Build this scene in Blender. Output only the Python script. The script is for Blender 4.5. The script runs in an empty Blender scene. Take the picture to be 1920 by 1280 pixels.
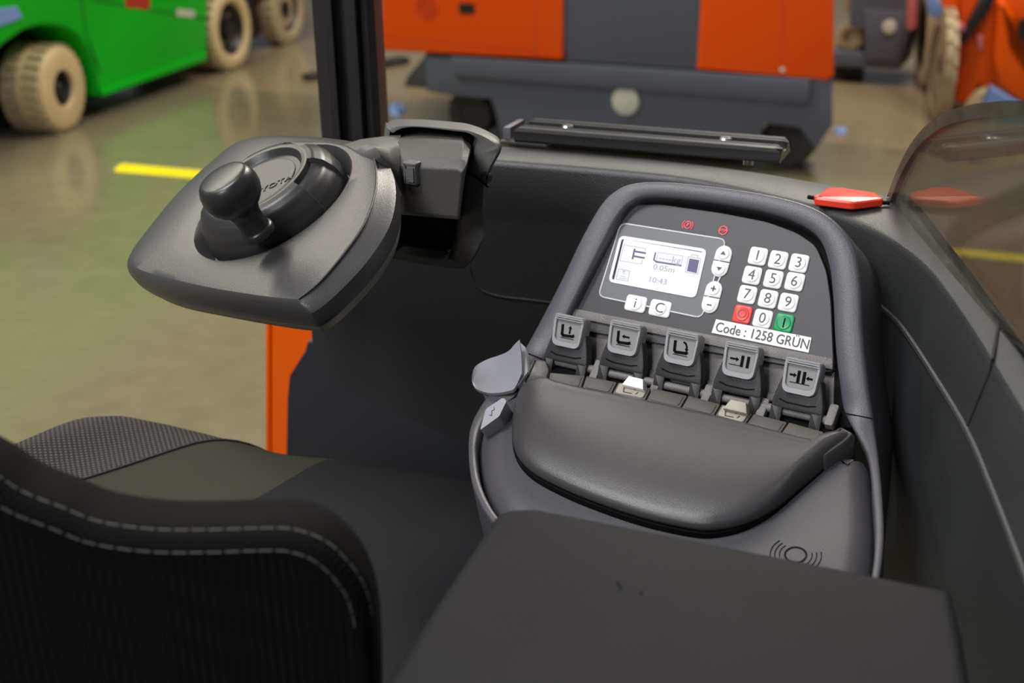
import bpy, bmesh, math, random
from mathutils import Vector, Matrix
random.seed(7)
SC = bpy.context.scene
COL = SC.collection
R = math.radians

# ------------------------------------------------------------------ camera
F_PX, PITCH, ROLL, CAMH = 2400.0, R(22.6), R(-1.0), 1.65
W_ = Vector((0, math.cos(PITCH), -math.sin(PITCH)))
r0 = Vector((1, 0, 0)); u0 = r0.cross(W_)
R_ = r0*math.cos(ROLL) + u0*math.sin(ROLL)
U_ = -r0*math.sin(ROLL) + u0*math.cos(ROLL)
CAM = Vector((0, 0, CAMH))
cd = bpy.data.cameras.new('camera'); co = bpy.data.objects.new('camera', cd); COL.objects.link(co)
m = Matrix((R_, U_, -W_)).transposed().to_4x4(); m.translation = CAM
co.matrix_world = m
cd.sensor_width = 36; cd.lens = F_PX/1920*36; cd.clip_start = .02; cd.clip_end = 60
cd.dof.use_dof = True; cd.dof.focus_distance = .98; cd.dof.aperture_fstop = 7.0
SC.camera = co

# ------------------------------------------------------------------ light
SC.view_settings.view_transform = 'Standard'; SC.view_settings.look = 'None'
SC.view_settings.gamma = 1; SC.view_settings.use_curve_mapping = False
SC.view_settings.exposure = 0.0
wd = bpy.data.worlds.new('hall'); SC.world = wd; wd.use_nodes = True
wd.node_tree.nodes['Background'].inputs[0].default_value = (.80, .84, .92, 1)
wd.node_tree.nodes['Background'].inputs[1].default_value = .12
def area(name, loc, aim, sx, sy, power, col=(1, 1, 1)):
    l = bpy.data.lights.new(name, 'AREA'); l.shape = 'RECTANGLE'; l.size = sx; l.size_y = sy
    l.energy = power; l.color = col
    o = bpy.data.objects.new(name, l); COL.objects.link(o); o.location = loc
    o.rotation_euler = (Vector(aim)-Vector(loc)).to_track_quat('-Z', 'Y').to_euler()
    return o
area('ceiling_or_key_lamp', (-3.5, 6.0, 6.0), (-3.0, 6.5, 0), 1.0, 6.0, 410, (1, .93, .78))
area('ceiling_or_key_lamp', (2.5, 7.0, 6.0), (2.5, 7.0, 0), 1.0, 6.0, 460, (1, .93, .80))
area('ceiling_or_key_lamp', (-2.6, 1.0, 5.5), (-.2, 1.0, 1.2), .8, 4.0, 65, (1, .95, .88))
area('ceiling_or_key_lamp', (-1.9, -1.9, 3.3), (.1, .9, 1.2), .7, 1.2, 68, (.95, .96, 1))  # key lamp added behind the camera to favour the console panel
area('ceiling_or_key_lamp', (-1.5, .35, 3.9), (.1, .75, 1.2), .6, 1.2, 62, (.97, .97, 1))
area('ceiling_or_key_lamp', (.6, 5.2, 4.6), (.1, 1.0, 1.3), 4.0, 1.2, 95, (1, .93, .84))

# ------------------------------------------------------------------ pixel rays onto real planes
def ray(x, y): return W_ + R_*((x-960)/F_PX) + U_*((640-y)/F_PX)
def AtZ(x, y, z=0.0):
    d = ray(x, y); return CAM + d*((z-CAMH)/d.z)
def AtD(x, y, d): return CAM + ray(x, y)*d
def proj(p):
    d = p-CAM; z = d.dot(W_); return 960+F_PX*d.dot(R_)/z, 640-F_PX*d.dot(U_)/z
class Frame:
    def __init__(s, o, x, y):
        s.o = Vector(o); s.x = Vector(x).normalized(); s.n = s.x.cross(Vector(y)).normalized(); s.y = s.n.cross(s.x)
    def pt(s, a, b, h=0.0): return s.o + s.x*a + s.y*b + s.n*h
    def uv(s, px, py, h=0.0):
        d = ray(px, py); o = s.o + s.n*h; t = (o-CAM).dot(s.n)/d.dot(s.n); p = CAM + d*t - o
        return (p.dot(s.x), p.dot(s.y))
    def on(s, px, py, h=0.0): a = s.uv(px, py, h); return s.pt(a[0], a[1], h)
    def poly(s, pts, h=0.0): return [s.uv(x, y, h) for x, y in pts]
    def shift(s, a, b, h=0.0): return Frame(s.pt(a, b, h), s.x, s.y)
def truck_frame(az, tilt, o):
    a = R(az); t = R(tilt)
    rx = Vector((math.sin(a), -math.cos(a), 0)); fw = Vector((math.cos(a), math.sin(a), 0))
    return Frame(o, rx, fw*math.cos(t) + Vector((0, 0, 1))*math.sin(t))

# ------------------------------------------------------------------ materials
def mat(name, col, rough=.5, metal=0.0, bump=0.0, bscale=400.0, var=0.0, vscale=6.0, emit=None, spec=.5, coat=0.0):
    m = bpy.data.materials.new(name); m.use_nodes = True; nt = m.node_tree; b = nt.nodes['Principled BSDF']
    b.inputs['Base Color'].default_value = (*col, 1); b.inputs['Roughness'].default_value = rough
    b.inputs['Metallic'].default_value = metal; b.inputs['Specular IOR Level'].default_value = spec
    b.inputs['Coat Weight'].default_value = coat
    tc = nt.nodes.new('ShaderNodeTexCoord')
    if bump:
        n = nt.nodes.new('ShaderNodeTexNoise'); n.inputs['Scale'].default_value = bscale; n.inputs['Detail'].default_value = 2
        nt.links.new(tc.outputs['Object'], n.inputs['Vector'])
        bp = nt.nodes.new('ShaderNodeBump'); bp.inputs['Strength'].default_value = bump; bp.inputs['Distance'].default_value = .001
        nt.links.new(n.outputs['Fac'], bp.inputs['Height']); nt.links.new(bp.outputs['Normal'], b.inputs['Normal'])
    if var:
        n = nt.nodes.new('ShaderNodeTexNoise'); n.inputs['Scale'].default_value = vscale; n.inputs['Detail'].default_value = 5
        nt.links.new(tc.outputs['Object'], n.inputs['Vector'])
        mx = nt.nodes.new('ShaderNodeMix'); mx.data_type = 'RGBA'
        mx.inputs['A'].default_value = (*[c*(1-var) for c in col], 1); mx.inputs['B'].default_value = (*[min(1, c*(1+var)) for c in col], 1)
        nt.links.new(n.outputs['Fac'], mx.inputs['Factor']); nt.links.new(mx.outputs['Result'], b.inputs['Base Color'])
    if emit:
        b.inputs['Emission Color'].default_value = (*emit[0], 1); b.inputs['Emission Strength'].default_value = emit[1]
    return m
def fabric(name, c1, c2, scale, rough=.9, rot=.6):
    m = mat(name, c1, rough, spec=.25); nt = m.node_tree; b = nt.nodes['Principled BSDF']
    tc = [n for n in nt.nodes if n.type == 'TEX_COORD'][0]
    mp = nt.nodes.new('ShaderNodeMapping'); mp.inputs['Rotation'].default_value = (0, 0, rot)
    nt.links.new(tc.outputs['Object'], mp.inputs['Vector'])
    w1 = nt.nodes.new('ShaderNodeTexWave'); w1.inputs['Scale'].default_value = scale; w1.bands_direction = 'X'
    w2 = nt.nodes.new('ShaderNodeTexWave'); w2.inputs['Scale'].default_value = scale*.7; w2.bands_direction = 'Y'
    ns = nt.nodes.new('ShaderNodeTexNoise'); ns.inputs['Scale'].default_value = 900
    for w in (w1, w2): nt.links.new(mp.outputs['Vector'], w.inputs['Vector']); w.inputs['Distortion'].default_value = .4
    nt.links.new(tc.outputs['Object'], ns.inputs['Vector'])
    mu = nt.nodes.new('ShaderNodeMath'); mu.operation = 'MULTIPLY'
    nt.links.new(w1.outputs['Fac'], mu.inputs[0]); nt.links.new(w2.outputs['Fac'], mu.inputs[1])
    ad = nt.nodes.new('ShaderNodeMath'); ad.operation = 'MULTIPLY'; nt.links.new(mu.outputs[0], ad.inputs[0]); nt.links.new(ns.outputs['Fac'], ad.inputs[1])
    mx = nt.nodes.new('ShaderNodeMix'); mx.data_type = 'RGBA'; mx.inputs['A'].default_value = (*c1, 1); mx.inputs['B'].default_value = (*c2, 1)
    nt.links.new(ad.outputs[0], mx.inputs['Factor']); nt.links.new(mx.outputs['Result'], b.inputs['Base Color'])
    bp = nt.nodes.new('ShaderNodeBump'); bp.inputs['Strength'].default_value = .5; bp.inputs['Distance'].default_value = .001
    nt.links.new(mu.outputs[0], bp.inputs['Height']); nt.links.new(bp.outputs['Normal'], b.inputs['Normal'])
    b.inputs['Specular IOR Level'].default_value = .12
    return m
M = dict(
    console=mat('console_plastic', (.068, .065, .074), .40, bump=.25, bscale=1500),
    rimp=mat('rim_plastic', (.085, .081, .095), .36, bump=.25, bscale=1500),
    palm=mat('palm_plastic', (.050, .047, .050), .33, bump=.2, bscale=1500),
    plate=mat('display_plate', (.034, .031, .036), .42, var=.12, vscale=40),
    well=mat('dark_gap', (.004, .004, .0045), .7, spec=.1),  # near-black; also stands for shade in recesses
    dusty=mat('dusty_lit_plastic', (.17, .155, .145), .5, bump=.5, bscale=900, var=.35, vscale=90),  # dust, plus brownish reflected light put into the base colour
    tile=mat('key_tile_plastic', (.10, .09, .08), .5, bump=.3, bscale=900, var=.15, vscale=60),
    tilecream=mat('cream_key_plastic', (.36, .33, .27), .5, var=.1, vscale=80),
    stem=mat('lever_stem_plastic', (.035, .035, .036), .5, bump=.2, bscale=900),
    cap=mat('lever_cap_grey', (.34, .34, .35), .45, bump=.15, bscale=1200),
    capface=mat('lever_face_grey', (.26, .26, .25), .5),
    ltgrey=mat('light_grey_plastic', (.29, .295, .325), .40, bump=.1, bscale=1200),
    black=mat('symbol_black', (.003, .003, .0035), .7, spec=.1),
    key=mat('key_white', (.88, .87, .87), .4),
    keyglyph=mat('key_glyph', (.07, .06, .06), .5),
    keyred=mat('key_red', (.80, .06, .05), .4),
    keygreen=mat('key_green', (0, .32, .10), .4),
    white=mat('label_white', (.82, .82, .84), .5),
    line=mat('line_white', (.62, .64, .66), .45),
    dispgrey=mat('display_surround_grey', (.135, .145, .155), .4),
    screen=mat('lit_screen', (.06, .06, .07), .3, emit=((.93, .95, 1.0), .93)),
    lcd=mat('lcd_ink', (.03, .025, .05), .4, emit=((.10, .08, .24), .7)),
    lcdpale=mat('lcd_pale_ink', (.05, .05, .06), .4, emit=((.50, .52, .66), .7)),
    redlamp=mat('red_indicator', (.5, .02, .04), .4, emit=((1, .05, .08), .75)),
    pod=mat('steering_plastic', (.058, .056, .056), .34, bump=.2, bscale=1200),
    podside=mat('steering_side_plastic', (.075, .074, .072), .40, bump=.2, bscale=1200),
    podlow=mat('steering_underside', (.30, .28, .23), .5),
    wheel=mat('wheel_rubber', (.032, .031, .030), .34, bump=.12, bscale=1500),
    knob=mat('knob_rubber', (.026, .026, .026), .30, bump=.1, bscale=1500),
    hood=mat('hood_plastic', (.11, .107, .10), .45, bump=.3, bscale=900),
    housing=mat('arm_housing_plastic', (.060, .055, .050), .5, bump=.3, bscale=900),
    dash=mat('dash_plastic', (.026, .027, .028), .42, bump=.35, bscale=700, var=.15, vscale=7),
    side=mat('scuffed_side_plastic', (.022, .024, .025), .48, bump=.4, bscale=700, var=.6, vscale=9),
    metal_black=mat('black_anodised', (.018, .017, .017), .32, metal=.0, coat=.2),
    post=mat('post_black', (.022, .019, .020), .4),
    steel=mat('bolt_steel', (.75, .76, .72), .25, metal=1),
    red=mat('red_plastic', (.82, .05, .02), .35),
    orange=mat('orange_paint', (.84, .105, .0), .45, spec=.25),
    orange2=mat('orange_red_paint', (.88, .085, .0), .45, spec=.25),
    navy=mat('navy_panel', (.010, .012, .020), .6),
    armrest=mat('armrest_vinyl', (.010, .0095, .0115), .62, bump=.6, bscale=900, var=.25, vscale=14, spec=.15),
    seatback=fabric('backrest_fabric', (.004, .0037, .0037), (.010, .009, .0088), 170),
    seatdark=fabric('seat_dark_fabric', (.016, .016, .018), (.036, .036, .042), 170),
    seatmid=fabric('seat_band_fabric', (.040, .038, .030), (.060, .056, .044), 170),
    seatmesh=fabric('seat_mesh_fabric', (.030, .028, .026), (.22, .19, .18), 105, rot=1.2),
    thread=mat('thread', (.10, .095, .08), .8),
    threaddark=mat('dark_thread', (.02, .02, .022), .8),
    green=mat('green_paint', (.002, .46, .012), .4, spec=.25, var=.1, vscale=1),
    cream=mat('cream_rubber', (.60, .47, .25), .6, var=.25, vscale=5),
    creamdirty=mat('dirty_cream_rubber', (.40, .32, .19), .65, var=.35, vscale=9),
    rim=mat('black_rim', (.012, .010, .010), .4),
    grey=mat('chassis_grey', (.085, .095, .13), .5, var=.08, vscale=3),
    castor=mat('castor_dark', (.035, .030, .028), .5),
    blackrub=mat('black_rubber', (.012, .012, .012), .6),
    disc=mat('pale_disc', (.55, .55, .48), .4),
    blue=mat('blue_wrap', (.18, .30, .62), .5),
    pink=mat('pink_strap', (.60, .16, .18), .5),
    fork=mat('fork_steel', (.030, .027, .022), .5, metal=.3),
    yellow=mat('yellow_tape', (.80, .66, .0), .5),
    label_red=mat('warning_label_red', (.45, .03, .01), .5),
)
def glass_mat(name, tint, dens, rough=.03):
    m = bpy.data.materials.new(name); m.use_nodes = True; nt = m.node_tree; nt.nodes.clear()
    out = nt.nodes.new('ShaderNodeOutputMaterial'); tr = nt.nodes.new('ShaderNodeBsdfTransparent'); gl = nt.nodes.new('ShaderNodeBsdfGlossy')
    tr.inputs[0].default_value = (*tint, 1); gl.inputs['Roughness'].default_value = rough; gl.inputs[0].default_value = (.9, .9, .9, 1)
    fr = nt.nodes.new('ShaderNodeFresnel'); fr.inputs[0].default_value = 1.5
    mu = nt.nodes.new('ShaderNodeMath'); mu.operation = 'MULTIPLY_ADD'; mu.inputs[1].default_value = .55; mu.inputs[2].default_value = .02; mu.use_clamp = True
    mx = nt.nodes.new('ShaderNodeMixShader'); nt.links.new(fr.outputs[0], mu.inputs[0]); nt.links.new(mu.outputs[0], mx.inputs[0])
    nt.links.new(tr.outputs[0], mx.inputs[1]); nt.links.new(gl.outputs[0], mx.inputs[2])
    # dusty film of fine specks
    df = nt.nodes.new('ShaderNodeBsdfDiffuse'); df.inputs[0].default_value = (.30, .29, .26, 1)
    tc = nt.nodes.new('ShaderNodeTexCoord'); ns = nt.nodes.new('ShaderNodeTexNoise'); ns.inputs['Scale'].default_value = 60; ns.inputs['Detail'].default_value = 6
    nt.links.new(tc.outputs['Object'], ns.inputs['Vector'])
    m2 = nt.nodes.new('ShaderNodeMath'); m2.operation = 'MULTIPLY'; m2.inputs[1].default_value = dens; nt.links.new(ns.outputs['Fac'], m2.inputs[0])
    mz = nt.nodes.new('ShaderNodeMixShader'); nt.links.new(m2.outputs[0], mz.inputs[0]); nt.links.new(mx.outputs[0], mz.inputs[1]); nt.links.new(df.outputs[0], mz.inputs[2])
    nt.links.new(mz.outputs[0], out.inputs[0]); return m
M['acryl'] = glass_mat('smoky_acrylic', (.66, .65, .60), .12)
M['acryledge'] = glass_mat('acrylic_edge', (.66, .50, .52), .22, .12)
def floor_mat():
    m = mat('polished_concrete', (.2, .2, .15), .25); nt = m.node_tree; b = nt.nodes['Principled BSDF']
    tc = [n for n in nt.nodes if n.type == 'TEX_COORD'][0]
    def noise(s, d): n = nt.nodes.new('ShaderNodeTexNoise'); n.inputs['Scale'].default_value = s; n.inputs['Detail'].default_value = d; nt.links.new(tc.outputs['Object'], n.inputs['Vector']); return n
    def mix(fac, a, bb):
        x = nt.nodes.new('ShaderNodeMix'); x.data_type = 'RGBA'; nt.links.new(fac, x.inputs['Factor'])
        for s, v in (('A', a), ('B', bb)):
            if isinstance(v, tuple): x.inputs[s].default_value = (*v, 1)
            else: nt.links.new(v, x.inputs[s])
        return x.outputs['Result']
    n1 = noise(.9, 5); n2 = noise(9, 6)
    r = nt.nodes.new('ShaderNodeValToRGB'); r.color_ramp.elements[0].position = .35; r.color_ramp.elements[1].position = .65; nt.links.new(n1.outputs['Fac'], r.inputs[0])
    c1 = mix(r.outputs[0], (.115, .112, .056), (.165, .143, .085))
    c2 = mix(n2.outputs['Fac'], c1, (.21, .185, .12))
    # a paler slab begins beyond a straight joint that runs across the hall
    sp = nt.nodes.new('ShaderNodeSeparateXYZ'); nt.links.new(tc.outputs['Object'], sp.inputs[0])
    a = nt.nodes.new('ShaderNodeMath'); a.operation = 'MULTIPLY_ADD'; a.inputs[1].default_value = JOINT[0]; a.inputs[2].default_value = -JOINT[1]
    nt.links.new(sp.outputs[0], a.inputs[0])
    s = nt.nodes.new('ShaderNodeMath'); s.operation = 'ADD'; nt.links.new(a.outputs[0], s.inputs[0]); nt.links.new(sp.outputs[1], s.inputs[1])
    st = nt.nodes.new('ShaderNodeMath'); st.operation = 'GREATER_THAN'; st.inputs[1].default_value = 0; nt.links.new(s.outputs[0], st.inputs[0])
    c3 = mix(n2.outputs['Fac'], (.21, .165, .095), (.27, .215, .135))
    nt.links.new(mix(st.outputs[0], c2, c3), b.inputs['Base Color'])
    rr = nt.nodes.new('ShaderNodeMapRange'); rr.inputs[3].default_value = .07; rr.inputs[4].default_value = .24; nt.links.new(n2.outputs['Fac'], rr.inputs[0])
    nt.links.new(rr.outputs[0], b.inputs['Roughness']); return m
_a = AtZ(380, 160); _b = AtZ(1650, 275); _k = (_b.y-_a.y)/(_b.x-_a.x)
JOINT = (-_k, _a.y - _k*_a.x)
M['floor'] = floor_mat()

# ------------------------------------------------------------------ object helpers
ORG = {}
def tag(o, label=None, cat=None, group=None, kind=None):
    for k, v in (('label', label), ('category', cat), ('group', group), ('kind', kind)):
        if v: o[k] = v
    return o
def thing(name, label, cat, loc, group=None):
    o = bpy.data.objects.new(name, None); COL.objects.link(o); o.location = loc; o.empty_display_size = .05
    ORG[o] = Vector(loc); return tag(o, label, cat, group)
def build(name, vf, material, parent=None, smooth=35, bevel=0.0, seg=2, origin=None):
    vs, fs = vf
    org = ORG[parent] if parent else (Vector(origin) if origin is not None else Vector((sum(v[0] for v in vs)/len(vs), sum(v[1] for v in vs)/len(vs), min(v[2] for v in vs))))
    me = bpy.data.meshes.new(name); me.from_pydata([tuple(Vector(v)-org) for v in vs], [], fs)
    bm = bmesh.new(); bm.from_mesh(me); bmesh.ops.remove_doubles(bm, verts=bm.verts, dist=1e-6)
    bmesh.ops.recalc_face_normals(bm, faces=bm.faces); bm.to_mesh(me); bm.free()
    me.materials.append(material)
    if smooth: me.shade_smooth(); me.set_sharp_from_angle(angle=R(smooth))
    o = bpy.data.objects.new(name, me); COL.objects.link(o); ORG[o] = org
    if parent: o.parent = parent
    else: o.location = org
    if bevel:
        md = o.modifiers.new('bevel', 'BEVEL'); md.width = bevel; md.segments = seg; md.limit_method = 'ANGLE'; md.angle_limit = R(30); md.harden_normals = True
    return o
def merge(*vfs):
    V, Fc = [], []
    for v, f in vfs:
        k = len(V); V += list(v); Fc += [tuple(i+k for i in q) for q in f]
    return V, Fc
def loft(rings, closed=True, cap0=True, cap1=True):
    n = len(rings[0]); V = [p for r in rings for p in r]; Fc = []
    for i in range(len(rings)-1):
        for j in range(n if closed else n-1):
            k = (j+1) % n; Fc.append((i*n+j, i*n+k, (i+1)*n+k, (i+1)*n+j))
    if closed and cap0: Fc.append(tuple(range(n-1, -1, -1)))
    if closed and cap1: Fc.append(tuple((len(rings)-1)*n+j for j in range(n)))
    return V, Fc
def catmull(pts, k=6, closed=True):
    n = len(pts); out = []; P = [Vector(p) for p in pts]
    for i in range(n if closed else n-1):
        g = (lambda j: P[j % n]) if closed else (lambda j: P[min(max(j, 0), n-1)])
        a, b, c, d = g(i-1), g(i), g(i+1), g(i+2)
        for s in range(k):
            t = s/k; out.append(.5*((2*b)+(c-a)*t+(2*a-5*b+4*c-d)*t*t+(3*b-a-3*c+d)*t**3))
    if not closed: out.append(P[-1])
    return out
def area2(p): return sum(p[i][0]*p[(i+1) % len(p)][1]-p[(i+1) % len(p)][0]*p[i][1] for i in range(len(p)))/2
def ccw(p): return list(p) if area2(p) > 0 else list(p)[::-1]
def rnd(pts, r, seg=5):
    """round the corners of a 2D polygon (metres)"""
    pts = ccw([tuple(p[:2]) for p in pts]); n = len(pts); out = []
    rr = r if isinstance(r, (list, tuple)) else [r]*n
    for i in range(n):
        p0, p1, p2 = Vector(pts[i-1]), Vector(pts[i]), Vector(pts[(i+1) % n]); a = p0-p1; b = p2-p1
        q = min(rr[i], a.length*.48, b.length*.48); A = p1+a.normalized()*q; B = p1+b.normalized()*q
        for s in range(seg+1):
            t = s/seg; out.append(tuple(A*(1-t)**2+p1*2*t*(1-t)+B*t*t))
    return out
def inset(pts, d):
    n = len(pts); out = []
    for i in range(n):
        p0, p1, p2 = Vector(pts[i-1][:2]), Vector(pts[i][:2]), Vector(pts[(i+1) % n][:2])
        e1 = (p1-p0); e2 = (p2-p1)
        if e1.length < 1e-9 or e2.length < 1e-9: e1 = e2 = (p2-p0)
        e1 = e1.normalized(); e2 = e2.normalized(); n1 = Vector((-e1.y, e1.x)); n2 = Vector((-e2.y, e2.x)); m = n1+n2
        if m.length < 1e-6: m = n1
        m.normalize(); out.append(tuple(p1+m*d/max(.5, m.dot(n1))))
    return out
def stack(fr, poly, levels, cap0=True, cap1=True):
    """rings of a 2D outline at (inset, height) levels"""
    p = ccw(poly); return loft([[fr.pt(a, b, h) for a, b in (inset(p, i) if i else p)] for i, h in levels], True, cap0, cap1)
def slab(fr, poly, h0, h1, bev=0.0):
    if bev: return stack(fr, poly, [(0, h0), (0, h1-bev), (bev*.3, h1-bev*.3), (bev, h1)])
    return stack(fr, poly, [(0, h0), (0, h1)])
def shear(fr, poly, h0, h1, k, bev=.01):
    p = ccw(poly); return loft([[fr.pt(a+k*(h-h1), b, h) for a, b in (inset(p, i) if i else p)] for i, h in ((0, h0), (0, h1-bev), (bev*.3, h1-bev*.3), (bev, h1))])
def rect(a0, a1, b0, b1): return [(a0, b0), (a1, b0), (a1, b1), (a0, b1)]
def circ(a, b, r, n=32, r2=None): return [(a+r*math.cos(2*math.pi*i/n), b+(r2 or r)*math.sin(2*math.pi*i/n)) for i in range(n)]
def ringband(fr, outer, inner, h0, h1):
    n = len(outer); a = [fr.pt(*p, h0) for p in outer]; b = [fr.pt(*p, h1) for p in outer]; c = [fr.pt(*p, h1) for p in inner]; d = [fr.pt(*p, h0) for p in inner]
    return loft([a, b, c, d, a], True, False, False)
def tube(path, r, seg=8, closed=False, caps=True):
    P = [Vector(p) for p in path]; n = len(P); rings = []; up = None
    for i in range(n):
        t = (P[(i+1) % n]-P[i-1]) if closed else (P[min(i+1, n-1)]-P[max(i-1, 0)]); t.normalize()
        if up is None: up = t.orthogonal().normalized()
        up = (up-t*up.dot(t)).normalized(); s = t.cross(up)
        rr = r[i] if isinstance(r, (list, tuple)) else r
        rings.append([P[i]+up*rr*math.cos(2*math.pi*k/seg)+s*rr*math.sin(2*math.pi*k/seg) for k in range(seg)])
    if closed: rings.append(rings[0]); return loft(rings, True, False, False)
    return loft(rings, True, caps, caps)
def lathe(fr, prof, n=48):
    return loft([[fr.pt(r*math.cos(2*math.pi*k/n), r*math.sin(2*math.pi*k/n), h) for k in range(n)] for r, h in prof])
def stroke(fr, lines, w, h0, h1):
    out = []
    for ln in lines:
        for (a0, b0), (a1, b1) in zip(ln[:-1], ln[1:]):
            d = Vector((a1-a0, b1-b0)); L = d.length
            if L < 1e-9: continue
            d /= L; q = Vector((-d.y, d.x))*w/2; e = d*w*.3; s = Vector((a0, b0))-e; t = Vector((a1, b1))+e
            out.append(slab(fr, [tuple(s-q), tuple(t-q), tuple(t+q), tuple(s+q)], h0, h1))
    return merge(*out)
DG = None
def text(fr, s, a, b, size, h, ax='CENTER', stretch=1.0, depth=.0003, rot=0.0, off=0.0):
    """lettering as a thin mesh, centred at (a, b) of the frame"""
    c = bpy.data.curves.new('lettering', 'FONT'); c.body = s; c.size = size; c.align_x = ax; c.align_y = 'CENTER'; c.extrude = depth/2; c.resolution_u = 3; c.offset = off
    o = bpy.data.objects.new('lettering', c); COL.objects.link(o); bpy.context.view_layer.update()
    me = bpy.data.meshes.new_from_object(o.evaluated_get(bpy.context.evaluated_depsgraph_get()))
    cr, sr = math.cos(rot), math.sin(rot); V = []
    for v in me.vertices:
        x, y = v.co.x*stretch, v.co.y; V.append(fr.pt(a+x*cr-y*sr, b+x*sr+y*cr, h+v.co.z+depth/2))
    Fc = [tuple(p.vertices) for p in me.polygons]
    bpy.data.objects.remove(o); bpy.data.meshes.remove(me); bpy.data.curves.remove(c)
    return V, Fc
Z3 = Vector((0, 0, 1))

# ================================================================== SETTING
fl = build('floor', ([(-30, -10, 0), (30, -10, 0), (30, 40, 0), (-30, 40, 0), (-30, -10, -.1), (30, -10, -.1), (30, 40, -.1), (-30, 40, -.1)],
    [(0, 1, 2, 3), (7, 6, 5, 4), (0, 4, 5, 1), (1, 5, 6, 2), (2, 6, 7, 3), (3, 7, 4, 0)]), M['floor'], smooth=0, origin=(0, 0, 0))
fl['kind'] = 'structure'

def ground(pts, h0, h1): return slab(Frame((0, 0, 0), (1, 0, 0), (0, 1, 0)), [tuple(AtZ(x, y))[:2] for x, y in pts], h0, h1)
tag(build('floor_tape', ground([(214, 318), (228, 307), (420, 324), (420, 339), (216, 322)], .0005, .002), M['yellow'], smooth=0),
    'long yellow tape strip stuck on the floor left of the steering wheel', 'floor tape')
tag(build('floor_tape', ground([(1770, 468), (1790, 466), (2000, 486), (2000, 500), (1780, 478)], .0005, .002), M['yellow'], smooth=0),
    'worn yellow tape strip on the floor seen through the smoky shield', 'floor tape')
for pts, lab in (([(730, 200), (748, 196), (762, 206), (750, 218), (730, 214)], 'small pale blue wrap scrap on the floor right of the black post'),
                 ([(1562, 243), (1588, 243), (1590, 252), (1564, 253)], 'small dull blue scrap on the floor right of the grey chassis')):
    fr = Frame((0, 0, 0), (1, 0, 0), (0, 1, 0)); g = [tuple(AtZ(x, y))[:2] for x, y in pts]
    tag(build('plastic_scrap', stack(fr, rnd(g, .02), [(0, .001), (.004, .012), (.015, .02)]), M['blue']), lab, 'scrap')

# ================================================================== BACKGROUND VEHICLES
def wheel(parent, centre, axis, rad, width, rimr, tyre, name='wheel', lugs=26, side=None):
    """tyre with lugs, dished rim and hub; the outer face looks along axis"""
    ax = Vector(axis).normalized(); fr = Frame(centre, Z3.cross(ax), Z3)
    if fr.n.dot(ax) < 0: fr = Frame(centre, ax.cross(Z3), Z3)
    w = width
    prof = [(rimr, -w*.9), (rad*.9, -w), (rad, -w*.88), (rad, -w*.12), (rad*.95, -w*.02), (rad*.88, 0), (rad*.74, .006), (rimr*1.12, 0), (rimr, -.02), (rimr*.98, -w*.3)]
    o = build(name, lathe(fr, prof, 40), tyre, parent)
    out = []
    for k in range(lugs):
        t = 2*math.pi*k/lugs
        lf = Frame(fr.pt(rad*math.cos(t), rad*math.sin(t), -w*.5), fr.n, -fr.x*math.sin(t)+fr.y*math.cos(t))
        s = rad*math.pi/lugs*.68
        for q in (-1, 1):
            out.append(slab(lf, [(q*w*.06, -s*.6+q*.01), (q*w*.44, -s+q*.02), (q*w*.44, s+q*.0), (q*w*.06, s*.6-q*.01)], -.012, .004))
    tag(build('tread_lugs', merge(*out), M['creamdirty'], o, smooth=0), kind='stuff')
    build('wheel_rim', lathe(fr, [(rimr*.99, -w*.35), (rimr, -.015), (rimr*.9, -.03), (rimr*.78, -.07), (rimr*.45, -.075), (rimr*.4, -.03), (rimr*.25, -.02)], 28), M['rim'], o)
    nuts = []
    for k in range(6):
        t = 2*math.pi*k/6; nuts.append(lathe(fr.shift(rimr*.6*math.cos(t), rimr*.6*math.sin(t), -.075), [(rimr*.07, 0), (rimr*.07, .02), (rimr*.04, .024)], 6))
    tag(build('wheel_nuts', merge(*nuts), M['steel'], o), kind='stuff')
    return o

# ---- green forklift: side plane through the wheels' ground contacts
gA = AtZ(112, 252); gB = AtZ(437, 131); gx = (gB-gA); gx.z = 0
GR = Frame(gA, gx, Z3)
if GR.n.dot(CAM-gA) < 0: GR = Frame(gA, -gx, Z3)
gt = thing('forklift', 'bright green forklift with cream tyres parked at upper left', 'forklift', GR.pt(*GR.uv(290, 150))*1.0 - Z3*GR.pt(*GR.uv(290, 150)).z)
body = [(-260, 180), (-260, -260), (391, -260), (391, 20), (390, 88), (384, 112), (300, 141), (190, 180), (186, 160), (178, 122), (166, 92), (148, 66), (120, 50), (85, 46), (48, 56), (10, 82), (-40, 130), (-90, 170)]
build('body', stack(GR, GR.poly(body), [(.03, -1.0), (0, -.97), (0, -.03), (.008, -.008), (.03, 0)]), M['green'], gt, smooth=50)
build('sill', slab(GR, GR.poly([(188, 168), (384, 97), (384, 113), (190, 180)], .0), -.01, .015, .004), M['green'], gt)
for sm_ in ([(175, 0), (330, 27), (391, 36)], [(150, -30), (160, 60), (190, 140)]): build('panel_seam', stroke(GR, [GR.poly(sm_)], .008, -.004, .002), M['rim'], gt, smooth=0)
build('wheel_arch', slab(GR, GR.poly([(0, 90), (20, 56), (60, 38), (110, 34), (150, 50), (178, 86), (192, 140), (192, 178), (170, 186), (0, 230), (-60, 200)], -.3), -.9, -.3), M['blackrub'], gt)
build('warning_label', slab(GR, GR.poly([(234, -8), (282, -8), (280, 17), (236, 14)], .002), .001, .003), M['label_red'], gt)
build('type_label', slab(GR, GR.poly([(333, 16), (366, 20), (364, 33), (331, 30)], .002), .001, .003), M['disc'], gt)
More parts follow.
